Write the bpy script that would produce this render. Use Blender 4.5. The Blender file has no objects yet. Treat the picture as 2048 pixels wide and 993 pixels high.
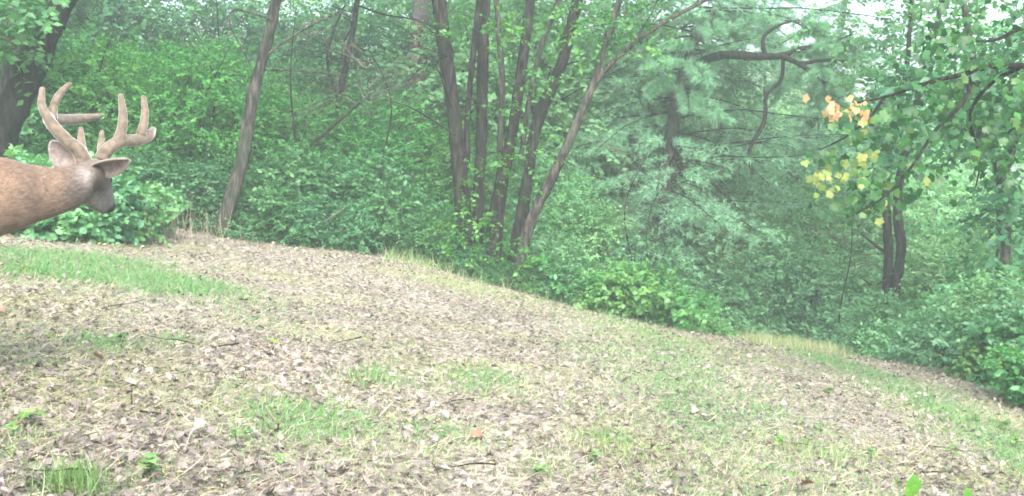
import bpy, bmesh, math, random
import numpy as np
from mathutils import Vector, Matrix, Euler

random.seed(7)
rng = np.random.default_rng(11)
scene = bpy.context.scene
COL = scene.collection
PI = math.pi

# ------------------------------------------------------------------ camera
F = 2200.0                       # focal length in photo pixels (photo 2048 wide)
CAMZ = 1.29
PITCH = math.atan(205.0 / F)
cam_d = bpy.data.cameras.new('camera')
cam = bpy.data.objects.new('camera', cam_d)
COL.objects.link(cam)
cam.location = (0, 0, CAMZ)
cam.rotation_euler = (PI / 2 - PITCH, 0, 0)
cam_d.sensor_width = 36.0
cam_d.lens = 36.0 * F / 2048.0
cam_d.clip_start = 0.05
cam_d.clip_end = 1000.0
scene.camera = cam

# ------------------------------------------------------------------ light
SUN_EL, SUN_AZ = math.radians(44), math.radians(172)   # azimuth clockwise from +Y
world = bpy.data.worlds.new('World')
scene.world = world
world.use_nodes = True
wn = world.node_tree.nodes
wl = world.node_tree.links
for n in list(wn):
    wn.remove(n)
sky = wn.new('ShaderNodeTexSky')
sky.sky_type = 'NISHITA'
sky.sun_disc = False
sky.sun_elevation = SUN_EL
sky.sun_rotation = SUN_AZ
sky.air_density = 1.0
sky.dust_density = 4.0
sky.ozone_density = 1.0
bg = wn.new('ShaderNodeBackground')
bg.inputs['Strength'].default_value = 0.15
wo = wn.new('ShaderNodeOutputWorld')
wl.new(sky.outputs[0], bg.inputs[0])
wl.new(bg.outputs[0], wo.inputs[0])

sun_d = bpy.data.lights.new('sun', 'SUN')
sun_d.energy = 2.6
sun_d.angle = math.radians(45)
sun_d.color = (1.0, 0.96, 0.90)
sun = bpy.data.objects.new('sun', sun_d)
COL.objects.link(sun)
sd = Vector((math.sin(SUN_AZ) * math.cos(SUN_EL), math.cos(SUN_AZ) * math.cos(SUN_EL), math.sin(SUN_EL)))
sun.rotation_euler = sd.to_track_quat('Z', 'Y').to_euler()
sun.location = (0, -5, 15)

scene.view_settings.view_transform = 'Standard'
scene.view_settings.look = 'None'
scene.view_settings.gamma = 1.0
scene.view_settings.exposure = 1.95
scene.cycles.max_bounces = 6
scene.cycles.diffuse_bounces = 4
scene.cycles.transmission_bounces = 4
scene.cycles.transparent_max_bounces = 4
scene.cycles.volume_bounces = 1
scene.cycles.filter_width = 1.8
HAZE = 0.0052

# ------------------------------------------------------------------ helpers
def at(px, py, d):
    """photo pixel + distance along the view axis -> point in the place"""
    xc = (px - 1024.0) / F * d
    yc = (496.5 - py) / F * d
    c, s = math.cos(PITCH), math.sin(PITCH)
    return Vector((xc, d * c + yc * s, CAMZ - d * s + yc * c))

def vnoise(x, y, seed=0):
    """smooth 2-D value noise 0..1"""
    x = np.asarray(x, float); y = np.asarray(y, float)
    xi = np.floor(x).astype(np.int64); yi = np.floor(y).astype(np.int64)
    fx = x - xi; fy = y - yi
    fx = fx * fx * (3 - 2 * fx); fy = fy * fy * (3 - 2 * fy)
    def h(a, b):
        n = (a * 374761393 + b * 668265263 + seed * 974711) & 0x7fffffff
        n = ((n ^ (n >> 13)) * 1274126177) & 0x7fffffff
        return ((n ^ (n >> 16)) & 0xffff) / 65535.0
    return (h(xi, yi) * (1 - fx) + h(xi + 1, yi) * fx) * (1 - fy) + (h(xi, yi + 1) * (1 - fx) + h(xi + 1, yi + 1) * fx) * fy

def G(x, y):
    """height of the ground"""
    x = np.asarray(x, float); y = np.asarray(y, float)
    s = np.clip((x + 1.6) / 4.0, 0, 1); s = s * s * (3 - 2 * s)
    t = np.clip(y - 8.3, 0, None)
    ex = np.where(t < 9, 0.0136 * t * t, 0.0136 * 81 + 0.245 * (t - 9))
    ex = 3.6 * np.tanh(ex / 3.6)
    z = -0.15 * 14 * np.tanh(x / 14) - 0.04 * (np.minimum(y, 40) - 4.1) - ex * s
    z = z + 0.05 * (vnoise(x * 0.9, y * 0.9, 3) - 0.5) + 0.03 * (vnoise(x * 2.3, y * 2.3, 5) - 0.5)
    return z

def g(x, y):
    return float(G(x, y))

def hit(px, py):
    """where the view through a photo pixel meets the ground"""
    for d in np.arange(2.5, 45, 0.05):
        p = at(px, py, d)
        if p.z <= g(p.x, p.y):
            return Vector((p.x, p.y, g(p.x, p.y)))
    p = at(px, py, 30.0)
    return Vector((p.x, p.y, g(p.x, p.y)))

def spot(px, d):
    x = (px - 1024.0) / F * d
    return x, d

def tag(o, label=None, cat=None, group=None, kind=None):
    if label: o['label'] = label
    if cat: o['category'] = cat
    if group: o['group'] = group
    if kind: o['kind'] = kind
    return o

def empty(name, loc, rz=0.0):
    o = bpy.data.objects.new(name, None)
    o.empty_display_size = 0.2
    COL.objects.link(o)
    o.location = loc
    o.rotation_euler = (0, 0, rz)
    return o

def link(name, me, parent=None, mat=None):
    o = bpy.data.objects.new(name, me)
    COL.objects.link(o)
    if parent: o.parent = parent
    if mat and not me.materials: me.materials.append(mat)
    return o

def mesh_np(name, V, T, tint=None, smooth=False):
    """triangle mesh from numpy arrays, with a per-point 'tint' attribute"""
    me = bpy.data.meshes.new(name)
    nv, nt = len(V), len(T)
    me.vertices.add(nv)
    me.vertices.foreach_set('co', np.ascontiguousarray(V, dtype=np.float32).ravel())
    me.loops.add(nt * 3)
    me.loops.foreach_set('vertex_index', np.ascontiguousarray(T, dtype=np.int32).ravel())
    me.polygons.add(nt)
    me.polygons.foreach_set('loop_start', np.arange(0, nt * 3, 3, dtype=np.int32))
    if smooth:
        me.polygons.foreach_set('use_smooth', np.ones(nt, dtype=bool))
    if tint is not None:
        a = me.attributes.new('tint', 'FLOAT', 'POINT')
        a.data.foreach_set('value', np.ascontiguousarray(tint, dtype=np.float32))
    me.update(calc_edges=True)
    return me

def nrm(a):
    return a / np.maximum(np.linalg.norm(a, axis=-1, keepdims=True), 1e-9)

def scatter(tv, tf, pos, d, n, L, W, H=None):
    """copies of a template (along, side, up) -> vertex and triangle arrays"""
    d = nrm(d)
    s = nrm(np.cross(d, n))
    n = np.cross(s, d)
    if H is None: H = W
    k = len(tv)
    V = (pos[:, None, :]
         + d[:, None, :] * (tv[None, :, 0:1] * L[:, None, None])
         + s[:, None, :] * (tv[None, :, 1:2] * W[:, None, None])
         + n[:, None, :] * (tv[None, :, 2:3] * H[:, None, None]))
    T = tf[None, :, :] + (np.arange(len(pos)) * k)[:, None, None]
    return V.reshape(-1, 3), T.reshape(-1, 3)

# leaf templates: along 0..1, side -0.5..0.5, up
LEAF = (np.array([[0, 0, 0], [.45, .5, .12], [1, 0, -.10], [.45, -.5, .12]], float),
        np.array([[0, 1, 2], [0, 2, 3]]))
OVAL = (np.array([[0, 0, 0], [.22, .38, .10], [.6, .48, .14], [1, 0, -.15], [.6, -.48, .14], [.22, -.38, .10], [.5, 0, 0]], float),
        np.array([[0, 1, 6], [1, 2, 6], [2, 3, 6], [3, 4, 6], [4, 5, 6], [5, 0, 6]]))
BLADE = (np.array([[0, .5, 0], [0, -.5, 0], [.5, .42, .06], [.5, -.42, .06], [1, 0, -.12]], float),
         np.array([[0, 1, 3], [0, 3, 2], [2, 3, 4]]))
NEEDLE = (np.array([[0, .5, 0], [0, -.5, 0], [1, 0, 0]], float), np.array([[0, 1, 2]]))

def oak_template(seed):
    r = np.random.default_rng(seed)
    pts = []
    for u, w in ((.0, .04), (.15, .22), (.25, .16), (.36, .42), (.46, .24), (.58, .50), (.68, .26), (.8, .36), (.9, .16)):
        pts.append((u, w * r.uniform(.75, 1.2)))
    left = [(u, w) for u, w in pts]
    right = [(u, -w * r.uniform(.8, 1.15)) for u, w in pts]
    cu, cv, tw = r.uniform(-.8, 1.6), r.uniform(.6, 2.0), r.uniform(-1.6, 1.6)
    def bend(u, w):
        return [u, w, cv * w * w * 1.6 + cu * (u - .5) ** 2 + tw * w * (u - .5)]
    V, T = [], []
    for (u, w), (u2, w2) in zip(left, right):
        V += [bend(u, w), bend(u, 0), bend(u, w2)]
    V.append(bend(1.0, 0))
    n = len(pts)
    for i in range(n - 1):
        a, b = 3 * i, 3 * i + 3
        T += [[a, a + 1, b + 1], [a, b + 1, b], [a + 1, a + 2, b + 2], [a + 1, b + 2, b + 1]]
    a = 3 * (n - 1)
    T += [[a, a + 1, 3 * n], [a + 1, a + 2, 3 * n]]
    return np.array(V, float), np.array(T)

def maple_template(seed):
    r = np.random.default_rng(seed)
    ang = [-150, -118, -95, -62, -40, -18, 0, 18, 40, 62, 95, 118, 150]
    rad = [.26, .44, .38, .56, .42, .45, .62, .45, .42, .56, .38, .44, .26]
    V = [[.36, 0, 0]]
    for a, q in zip(ang, rad):
        q *= r.uniform(.88, 1.12)
        a = math.radians(a)
        u, w = .36 + q * math.cos(a), q * math.sin(a)
        V.append([u, w, .25 * abs(w) - .25 * max(0, u - .4) + r.uniform(-.03, .03)])
    T = [[0, i, i + 1] for i in range(1, len(ang))] + [[0, len(ang), 1]]
    return np.array(V, float), np.array(T)

# ---- wood
def catmull(pts, rad, step):
    P = [Vector(p) for p in pts]
    if len(P) < 3:
        n = max(2, int((P[1] - P[0]).length / step) + 1)
        return [P[0].lerp(P[1], i / n) for i in range(n + 1)], [rad[0] + (rad[1] - rad[0]) * i / n for i in range(n + 1)]
    Q = [P[0] * 2 - P[1]] + P + [P[-1] * 2 - P[-2]]
    out, ro = [], []
    for i in range(len(P) - 1):
        p0, p1, p2, p3 = Q[i:i + 4]
        n = max(1, int((p2 - p1).length / step))
        for k in range(n):
            t = k / n
            out.append(0.5 * (2 * p1 + (p2 - p0) * t + (2 * p0 - 5 * p1 + 4 * p2 - p3) * t * t + (3 * p1 - p0 - 3 * p2 + p3) * t ** 3))
            ro.append(rad[i] + (rad[i + 1] - rad[i]) * t)
    out.append(P[-1]); ro.append(rad[-1])
    return out, ro

class Wood:
    def __init__(self):
        self.V, self.T, self.n = [], [], 0
    def tube(self, pts, rad, sides=8, step=0.12, rough=0.08, cap=True):
        P, R = catmull(pts, rad, step)
        m = len(P)
        base = self.n
        up = Vector((0.31, 0.87, 0.2))
        ph = [random.uniform(0, 6.3) for _ in range(4)]
        for i, (p, r) in enumerate(zip(P, R)):
            t = (P[min(i + 1, m - 1)] - P[max(i - 1, 0)])
            t = t.normalized() if t.length > 1e-9 else Vector((0, 0, 1))
            a = (up - t * up.dot(t)).normalized()
            b = t.cross(a)
            up = a
            for k in range(sides):
                th = 2 * PI * k / sides
                rr = r * (1 + rough * (math.sin(3 * th + ph[0] + i * .23) * .5 + math.sin(5 * th + ph[1] - i * .31) * .35 + random.uniform(-.7, .7)))
                self.V.append(p + a * (math.cos(th) * rr) + b * (math.sin(th) * rr))
            if i:
                for k in range(sides):
                    k2 = (k + 1) % sides
                    q0, q1 = base + (i - 1) * sides, base + i * sides
                    self.T += [(q0 + k, q0 + k2, q1 + k2), (q0 + k, q1 + k2, q1 + k)]
        self.n += m * sides
        if cap:
            self.V.append(P[-1] + (P[-1] - P[-2]).normalized() * R[-1] * .6)
            q = base + (m - 1) * sides
            for k in range(sides):
                self.T.append((q + k, q + (k + 1) % sides, self.n))
            self.n += 1
    def mesh(self, name, mat):
        me = mesh_np(name, np.array([tuple(v) for v in self.V]), np.array(self.T), smooth=True)
        me.materials.append(mat)
        return me
    def build(self, name, mat, parent=None):
        return link(name, self.mesh(name, mat), parent)

def sprout(w, p, d, length, r, depth, tips=None, droop=0.0, spread=0.7, kids=3, sides=5):
    """a branch that wanders and forks; collects its tips"""
    p = Vector(p); d = Vector(d).normalized()
    n = 5
    pts = [p.copy()]
    for i in range(n):
        d = (d + Vector((random.gauss(0, .16), random.gauss(0, .16), random.gauss(0, .12) - droop)) ).normalized()
        p = p + d * (length / n)
        pts.append(p.copy())
    rad = [r * (1 - .75 * i / n) for i in range(n + 1)]
    w.tube(pts, rad, sides=sides, step=length / n / 2, rough=.05)
    if tips is not None:
        tips.append((pts[-1], d.copy()))
        tips.append((pts[3], d.copy()))
    if depth > 0:
        for k in range(kids):
            i = random.randint(1, n - 1)
            dd = (pts[i + 1] - pts[i]).normalized()
            side = Vector((random.gauss(0, 1), random.gauss(0, 1), random.gauss(0, .6))).normalized()
            sprout(w, pts[i], dd + side * spread, length * random.uniform(.4, .65), rad[i] * .55, depth - 1, tips, droop, spread, kids, max(4, sides - 1))

# ------------------------------------------------------------------ materials
def new_mat(name):
    m = bpy.data.materials.new(name)
    m.use_nodes = True
    nt = m.node_tree
    for n in list(nt.nodes):
        nt.nodes.remove(n)
    out = nt.nodes.new('ShaderNodeOutputMaterial')
    return m, nt, out

def ramp(nt, stops, interp='LINEAR'):
    r = nt.nodes.new('ShaderNodeValToRGB')
    r.color_ramp.interpolation = interp
    e = r.color_ramp.elements
    while len(e) > 1: e.remove(e[-1])
    e[0].position = stops[0][0]; e[0].color = (*stops[0][1], 1)
    for p, c in stops[1:]:
        x = e.new(p); x.color = (*c, 1)
    return r

def leaf_mat(name, stops, trans=0.42, gloss=0.025, hue_var=0.05, val_var=0.35, rough=.45):
    m, nt, out = new_mat(name)
    N, Lk = nt.nodes, nt.links
    at_ = N.new('ShaderNodeAttribute'); at_.attribute_name = 'tint'
    r = ramp(nt, stops)
    Lk.new(at_.outputs['Fac'], r.inputs[0])
    oi = N.new('ShaderNodeObjectInfo')
    hs = N.new('ShaderNodeHueSaturation')
    mh = N.new('ShaderNodeMapRange'); mh.inputs['To Min'].default_value = .5 - hue_var / 2; mh.inputs['To Max'].default_value = .5 + hue_var / 2
    mv = N.new('ShaderNodeMapRange'); mv.inputs['To Min'].default_value = 1 - val_var / 2; mv.inputs['To Max'].default_value = 1 + val_var / 2
    mul = N.new('ShaderNodeMath'); mul.operation = 'FRACT'
    m7 = N.new('ShaderNodeMath'); m7.operation = 'MULTIPLY'; m7.inputs[1].default_value = 7.31
    Lk.new(oi.outputs['Random'], mh.inputs['Value'])
    Lk.new(oi.outputs['Random'], m7.inputs[0]); Lk.new(m7.outputs[0], mul.inputs[0]); Lk.new(mul.outputs[0], mv.inputs['Value'])
    Lk.new(mh.outputs[0], hs.inputs['Hue']); Lk.new(mv.outputs[0], hs.inputs['Value'])
    Lk.new(r.outputs[0], hs.inputs['Color'])
    df = N.new('ShaderNodeBsdfDiffuse'); tr = N.new('ShaderNodeBsdfTranslucent'); gl = N.new('ShaderNodeBsdfGlossy')
    gl.inputs['Roughness'].default_value = rough
    Lk.new(hs.outputs[0], df.inputs[0])
    tc = N.new('ShaderNodeMix'); tc.data_type = 'RGBA'; tc.blend_type = 'MULTIPLY'; tc.inputs[0].default_value = 1
    tc.inputs[7].default_value = (1.15, 1.25, .6, 1)
    Lk.new(hs.outputs[0], tc.inputs[6]); Lk.new(tc.outputs[2], tr.inputs[0])
    m1 = N.new('ShaderNodeMixShader'); m1.inputs[0].default_value = trans
    Lk.new(df.outputs[0], m1.inputs[1]); Lk.new(tr.outputs[0], m1.inputs[2])
    m2 = N.new('ShaderNodeMixShader'); m2.inputs[0].default_value = gloss
    Lk.new(m1.outputs[0], m2.inputs[1]); Lk.new(gl.outputs[0], m2.inputs[2])
    Lk.new(m2.outputs[0], out.inputs[0])
    return m

def bark_mat(name, dark, mid, light, moss=None, scale=1.0):
    m, nt, out = new_mat(name)
    N, Lk = nt.nodes, nt.links
    tc = N.new('ShaderNodeTexCoord')
    mp = N.new('ShaderNodeMapping'); mp.inputs['Scale'].default_value = (28 * scale, 28 * scale, 5 * scale)
    Lk.new(tc.outputs['Object'], mp.inputs[0])
    n1 = N.new('ShaderNodeTexNoise'); n1.inputs['Scale'].default_value = 1.0; n1.inputs['Detail'].default_value = 5
    Lk.new(mp.outputs[0], n1.inputs['Vector'])
    r = ramp(nt, [(.38, dark), (.5, mid), (.62, light)])
    Lk.new(n1.outputs[0], r.inputs[0])
    n2 = N.new('ShaderNodeTexNoise'); n2.inputs['Scale'].default_value = 2.2; n2.inputs['Detail'].default_value = 3
    Lk.new(tc.outputs['Object'], n2.inputs['Vector'])
    r2 = ramp(nt, [(.45, (0, 0, 0)), (.68, (1, 1, 1))])
    Lk.new(n2.outputs[0], r2.inputs[0])
    mx = N.new('ShaderNodeMix'); mx.data_type = 'RGBA'
    mf = N.new('ShaderNodeMath'); mf.operation = 'MULTIPLY'; mf.inputs[1].default_value = .55
    Lk.new(r2.outputs[0], mf.inputs[0]); Lk.new(mf.outputs[0], mx.inputs[0])
    Lk.new(r.outputs[0], mx.inputs[6]); mx.inputs[7].default_value = (*(moss or light), 1)
    b = N.new('ShaderNodeBsdfPrincipled'); b.inputs['Roughness'].default_value = .9
    b.inputs['Specular IOR Level'].default_value = .15
    Lk.new(mx.outputs[2], b.inputs['Base Color'])
    bp = N.new('ShaderNodeBump'); bp.inputs['Strength'].default_value = .9; bp.inputs['Distance'].default_value = .03
    Lk.new(n1.outputs[0], bp.inputs['Height']); Lk.new(bp.outputs[0], b.inputs['Normal'])
    Lk.new(b.outputs[0], out.inputs[0])
    return m

M = {}
M['leaf_a'] = leaf_mat('leaf_fresh_green', [(0, (.020, .105, .034)), (.45, (.042, .22, .055)), (.8, (.095, .32, .06)), (1, (.19, .37, .08))])
M['leaf_b'] = leaf_mat('leaf_deep_green', [(0, (.03, .10, .045)), (.5, (.055, .185, .075)), (.9, (.10, .27, .09)), (1, (.17, .32, .10))])
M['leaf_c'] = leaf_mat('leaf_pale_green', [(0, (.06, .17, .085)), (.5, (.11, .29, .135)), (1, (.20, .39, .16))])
M['leaf_d'] = leaf_mat('leaf_painted_veil_green', [(0, (.08, .20, .10)), (.5, (.145, .34, .165)), (1, (.25, .45, .20))])  # pale green lightened further; the bright veil over the right-hand foliage painted in
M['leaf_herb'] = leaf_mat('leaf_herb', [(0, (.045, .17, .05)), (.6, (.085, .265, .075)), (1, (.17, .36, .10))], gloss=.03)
M['leaf_far_painted_sun'] = leaf_mat('leaf_far_painted_sun', [(0, (.08, .19, .085)), (.6, (.15, .31, .12)), (1, (.28, .41, .16))])  # far leaves painted yellower and brighter to look sunlit
M['needle'] = leaf_mat('pine_needle', [(0, (.08, .22, .12)), (.5, (.15, .35, .185)), (1, (.26, .48, .25))], trans=.25, gloss=.06)
M['seedling'] = leaf_mat('seedling_leaf', [(0, (.06, .16, .045)), (.6, (.11, .22, .065)), (1, (.20, .29, .11))], trans=.25)
M['maple_green'] = leaf_mat('maple_green', [(0, (.014, .065, .022)), (.5, (.030, .115, .034)), (1, (.065, .175, .045))], trans=.4)
M['maple_yellow'] = leaf_mat('maple_yellow', [(0, (.16, .25, .06)), (1, (.30, .35, .12))], trans=.45, hue_var=.04)
M['maple_orange'] = leaf_mat('maple_orange', [(0, (.32, .18, .085)), (1, (.44, .29, .15))], trans=.45, hue_var=.04)
M['grass'] = leaf_mat('grass_blade', [(0, (.05, .18, .045)), (.5, (.135, .27, .085)), (.75, (.26, .31, .16)), (1, (.40, .385, .26))], trans=.35, gloss=.05)
M['straw'] = leaf_mat('straw', [(0, (.14, .11, .085)), (.5, (.30, .255, .19)), (1, (.48, .42, .32))], trans=.2, gloss=.04, hue_var=.02)
M['dead'] = leaf_mat('dead_leaf', [(0, (.075, .066, .060)), (.3, (.135, .116, .103)), (.6, (.20, .172, .152)), (.86, (.285, .25, .222)), (.93, (.44, .40, .36)), (.97, (.26, .14, .09)), (1, (.36, .31, .14))], trans=.12, gloss=.05, hue_var=.02)
M['bark'] = bark_mat('bark_brown', (.003, .0026, .0024), (.0085, .0072, .0065), (.030, .026, .023), (.016, .023, .014))
M['bark_dark'] = bark_mat('bark_dark', (.0035, .0032, .0031), (.0095, .0086, .0082), (.028, .025, .0235), (.016, .022, .015))
M['bark_grey'] = bark_mat('bark_grey', (.010, .0095, .0088), (.028, .0265, .0235), (.068, .064, .056), (.038, .055, .034))
M['bark_red'] = bark_mat('bark_red', (.035, .025, .022), (.09, .062, .055), (.17, .12, .11), (.10, .11, .11))
M['dead_wood'] = bark_mat('dead_wood', (.045, .04, .034), (.09, .08, .068), (.15, .135, .115))

def ground_mat():
    m, nt, out = new_mat('leafy_ground')
    N, Lk = nt.nodes, nt.links
    tc = N.new('ShaderNodeTexCoord')
    v = N.new('ShaderNodeTexVoronoi'); v.inputs['Scale'].default_value = 26; v.feature = 'F1'
    nz = N.new('ShaderNodeTexNoise'); nz.inputs['Scale'].default_value = 9; nz.inputs['Detail'].default_value = 6
    Lk.new(tc.outputs['Object'], nz.inputs['Vector'])
    ad = N.new('ShaderNodeMix'); ad.data_type = 'VECTOR'; ad.inputs[0].default_value = .06
    Lk.new(tc.outputs['Object'], ad.inputs[4]); Lk.new(nz.outputs['Color'], ad.inputs[5])
    Lk.new(ad.outputs[1], v.inputs['Vector'])
    sx = N.new('ShaderNodeSeparateColor'); Lk.new(v.outputs['Color'], sx.inputs[0])
    r = ramp(nt, [(0, (.09, .078, .07)), (.35, (.16, .138, .124)), (.7, (.25, .22, .20)), (.95, (.34, .305, .28))])
    Lk.new(sx.outputs[0], r.inputs[0])
    big = N.new('ShaderNodeTexNoise'); big.inputs['Scale'].default_value = .55; big.inputs['Detail'].default_value = 4
    Lk.new(tc.outputs['Object'], big.inputs['Vector'])
    rb = ramp(nt, [(.48, (0, 0, 0)), (.62, (1, 1, 1))])
    Lk.new(big.outputs[0], rb.inputs[0])
    fine = ramp(nt, [(.3, (.12, .15, .05)), (.7, (.30, .31, .15))])
    Lk.new(nz.outputs[0], fine.inputs[0])
    mx = N.new('ShaderNodeMix'); mx.data_type = 'RGBA'
    mf = N.new('ShaderNodeMath'); mf.operation = 'MULTIPLY'; mf.inputs[1].default_value = .6
    Lk.new(rb.outputs[0], mf.inputs[0]); Lk.new(mf.outputs[0], mx.inputs[0])
    Lk.new(r.outputs[0], mx.inputs[6]); Lk.new(fine.outputs[0], mx.inputs[7])
    b = N.new('ShaderNodeBsdfPrincipled'); b.inputs['Roughness'].default_value = .95; b.inputs['Specular IOR Level'].default_value = .1
    Lk.new(mx.outputs[2], b.inputs['Base Color'])
    bp = N.new('ShaderNodeBump'); bp.inputs['Strength'].default_value = .8; bp.inputs['Distance'].default_value = .03
    Lk.new(nz.outputs[0], bp.inputs['Height']); Lk.new(bp.outputs[0], b.inputs['Normal'])
    Lk.new(b.outputs[0], out.inputs[0])
    return m
M['ground'] = ground_mat()

# ------------------------------------------------------------------ ground
def axis(lo, hi, flo, fhi, fine, coarse):
    a = list(np.arange(flo, fhi + 1e-6, fine))
    b, s = [], fine
    x = flo
    while x > lo:
        s = min(s * 1.35, coarse); x -= s; b.append(max(x, lo))
    c, s = [], fine
    x = fhi
    while x < hi:
        s = min(s * 1.35, coarse); x += s; c.append(min(x, hi))
    return np.array(sorted(set(np.round(b + a + c, 4))))

xs = axis(-90, 90, -8, 10, .10, 6); ys = axis(-60, 120, 2, 22, .10, 6)
X, Y = np.meshgrid(xs, ys)
Z = G(X, Y)
V = np.stack([X.ravel(), Y.ravel(), Z.ravel()], 1)
nx, ny = len(xs), len(ys)
i = np.arange(nx - 1)[None, :] + (np.arange(ny - 1) * nx)[:, None]
i = i.ravel()
T = np.concatenate([np.stack([i, i + 1, i + nx + 1], 1), np.stack([i, i + nx + 1, i + nx], 1)])
ground = link('ground', mesh_np('ground', V, T, smooth=True), None, M['ground'])
tag(ground, 'sloping forest floor of leaf litter and thin grass', kind='structure')

# ------------------------------------------------------------------ foliage builders
def twig_leaves(base, d, nleaf, tl, L, W, pair_angle=1.0, up=.65, jitter=.35, tint_tw=None):
    """leaves set alternately along many twigs at once"""
    n = len(base)
    t = (np.arange(nleaf)[None, :] + rng.uniform(0, .6, (n, nleaf))) / nleaf
    d = nrm(d)
    side = nrm(np.cross(d, np.array([0, 0, 1.0]) + rng.normal(0, .25, (n, 3))))
    sgn = np.where(np.arange(nleaf) % 2 == 0, 1.0, -1.0)[None, :, None]
    tlv = (tl * rng.uniform(.7, 1.3, n))[:, None, None]
    pos = base[:, None, :] + d[:, None, :] * t[:, :, None] * tlv
    pos[:, :, 2] -= (t ** 2) * tlv[:, :, 0] * .25
    ld = d[:, None, :] * .6 + side[:, None, :] * sgn * pair_angle + rng.normal(0, jitter, (n, nleaf, 3))
    ld[:, :, 2] -= .25
    nn = rng.normal(0, .45, (n, nleaf, 3)); nn[:, :, 2] += up
    k = n * nleaf
    Lv = L * rng.uniform(.65, 1.25, k); Wv = W / L * Lv * rng.uniform(.85, 1.15, k)
    if tint_tw is None: tint_tw = rng.uniform(0, 1, n)
    tint = np.clip(.55 * np.repeat(tint_tw, nleaf) + .45 * rng.uniform(0, 1, k), 0, 1)
    return pos.reshape(-1, 3), ld.reshape(-1, 3), nn.reshape(-1, 3), Lv, Wv, tint

def crown_mesh(name, mat, lobes, ntw, nleaf, tl, L, W, template=LEAF, shell=.55, zmin=.03, **kw):
    """foliage spread through lumpy lobes (centre, radii)"""
    lob = np.array([list(c) + list(r) for c, r in lobes], float)
    vol = np.prod(lob[:, 3:6], 1) ** .75
    pick = rng.choice(len(lob), ntw, p=vol / vol.sum())
    u = nrm(rng.normal(0, 1, (ntw, 3)))
    rr = rng.uniform(0, 1, ntw) ** shell
    c = lob[pick, :3] + u * lob[pick, 3:6] * rr[:, None]
    d = u + rng.normal(0, .35, (ntw, 3)); d[:, 2] += .25
    keep = c[:, 2] > zmin
    c, d, pick = c[keep], d[keep], pick[keep]
    lt = rng.uniform(0, 1, len(lob))
    tt = np.clip(.5 * lt[pick] + .5 * rng.uniform(0, 1, len(c)), 0, 1)
    pos, ld, nn, Lv, Wv, tint = twig_leaves(c, d, nleaf, tl, L, W, tint_tw=tt, **kw)
    nn = nn + np.repeat(nrm(u[keep]), nleaf, 0) * .7
    V, T = scatter(template[0], template[1], pos, ld, nn, Lv, Wv)
    me = mesh_np(name, V, T, np.repeat(tint, len(template[0])))
    me.materials.append(mat)
    return me

def shrub_lobes(h, w, n, seed):
    r = random.Random(seed)
    out = []
    for k in range(n):
        z = r.uniform(.18, .85) * h
        f = 1 - .55 * abs(z / h - .45)
        a = r.uniform(0, 2 * PI); q = w * .5 * f * math.sqrt(r.uniform(0.05, 1)) * .8
        s = r.uniform(.16, .30) * (w * .6 + h * .3)
        out.append(((math.cos(a) * q, math.sin(a) * q, z), (s * r.uniform(.8, 1.3), s * r.uniform(.8, 1.3), s * r.uniform(.5, .85))))
    return out

def stem_mesh(name, lobes, mat, r0, n=9):
    w = Wood()
    for c, r in lobes[:n]:
        c = Vector(c)
        b = Vector((c.x * .18 + random.uniform(-.05, .05), c.y * .18 + random.uniform(-.05, .05), -.05))
        mid = b.lerp(c, .5) + Vector((random.uniform(-.1, .1), random.uniform(-.1, .1), c.z * .12))
        w.tube([b, mid, c], [r0, r0 * .7, r0 * .3], sides=5, step=.2, rough=.1)
        for q in range(3):
            e = c + Vector((random.uniform(-1, 1) * r[0], random.uniform(-1, 1) * r[1], random.uniform(-.3, 1) * r[2]))
            s = mid.lerp(c, random.uniform(.2, .9))
            w.tube([s, s.lerp(e, .5) + Vector((0, 0, .04)), e], [r0 * .4, r0 * .28, r0 * .15], sides=4, step=.25, rough=.05)
    return w.mesh(name, mat)

PROTO = {}
def proto(key, h, w, nl, ntw, nleaf, tl, L, W, mat, r0, template=LEAF, nst=9, **kw):
    out = []
    for v in range(3):
        lobes = shrub_lobes(h, w, nl, sum(map(ord, key)) + v)
        out.append((crown_mesh('foliage', mat, lobes, ntw, nleaf, tl, L, W, template, **kw),
                    stem_mesh('stem', lobes, M['bark'], r0, nst)))
    PROTO[key] = out

proto('herb', .50, .85, 12, 330, 7, .13, .055, .036, M['leaf_herb'], .004, template=OVAL)
proto('low', 1.15, 1.7, 12, 620, 9, .26, .075, .040, M['leaf_b'], .012)
proto('pinnate', 2.5, 2.3, 20, 900, 16, .32, .062, .028, M['leaf_a'], .020)
proto('mid', 2.6, 2.3, 20, 1250, 9, .30, .080, .044, M['leaf_a'], .020)
proto('tall', 5.0, 3.4, 32, 2300, 10, .36, .095, .052, M['leaf_c'], .035)
proto('bigleaf', .95, 1.2, 11, 300, 7, .22, .105, .075, M['leaf_b'], .010, template=OVAL)

SHRUB_NAME = {'herb': ('leafy_herb', 'plant'), 'low': ('low_shrub', 'shrub'), 'pinnate': ('leafy_shrub', 'shrub'),
              'mid': ('leafy_shrub', 'shrub'), 'tall': ('sapling', 'tree'), 'bigleaf': ('broadleaf_shrub', 'shrub')}

def shrub(key, x, y, s, label, group, mat=None, v=None, sz=1.0):
    nm, cat = SHRUB_NAME[key]
    fm, sm = PROTO[key][random.randrange(3) if v is None else v]
    e = empty(nm, (x, y, g(x, y) - .02), random.uniform(0, 6.28))
    e.scale = (s, s, s * sz)
    tag(e, label, cat, group)
    f = link('foliage', fm, e)
    link('trunk' if key == 'tall' else 'stem', sm, e)
    if mat:
        f.material_slots[0].link = 'OBJECT'
        f.material_slots[0].material = mat
    return e

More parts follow.
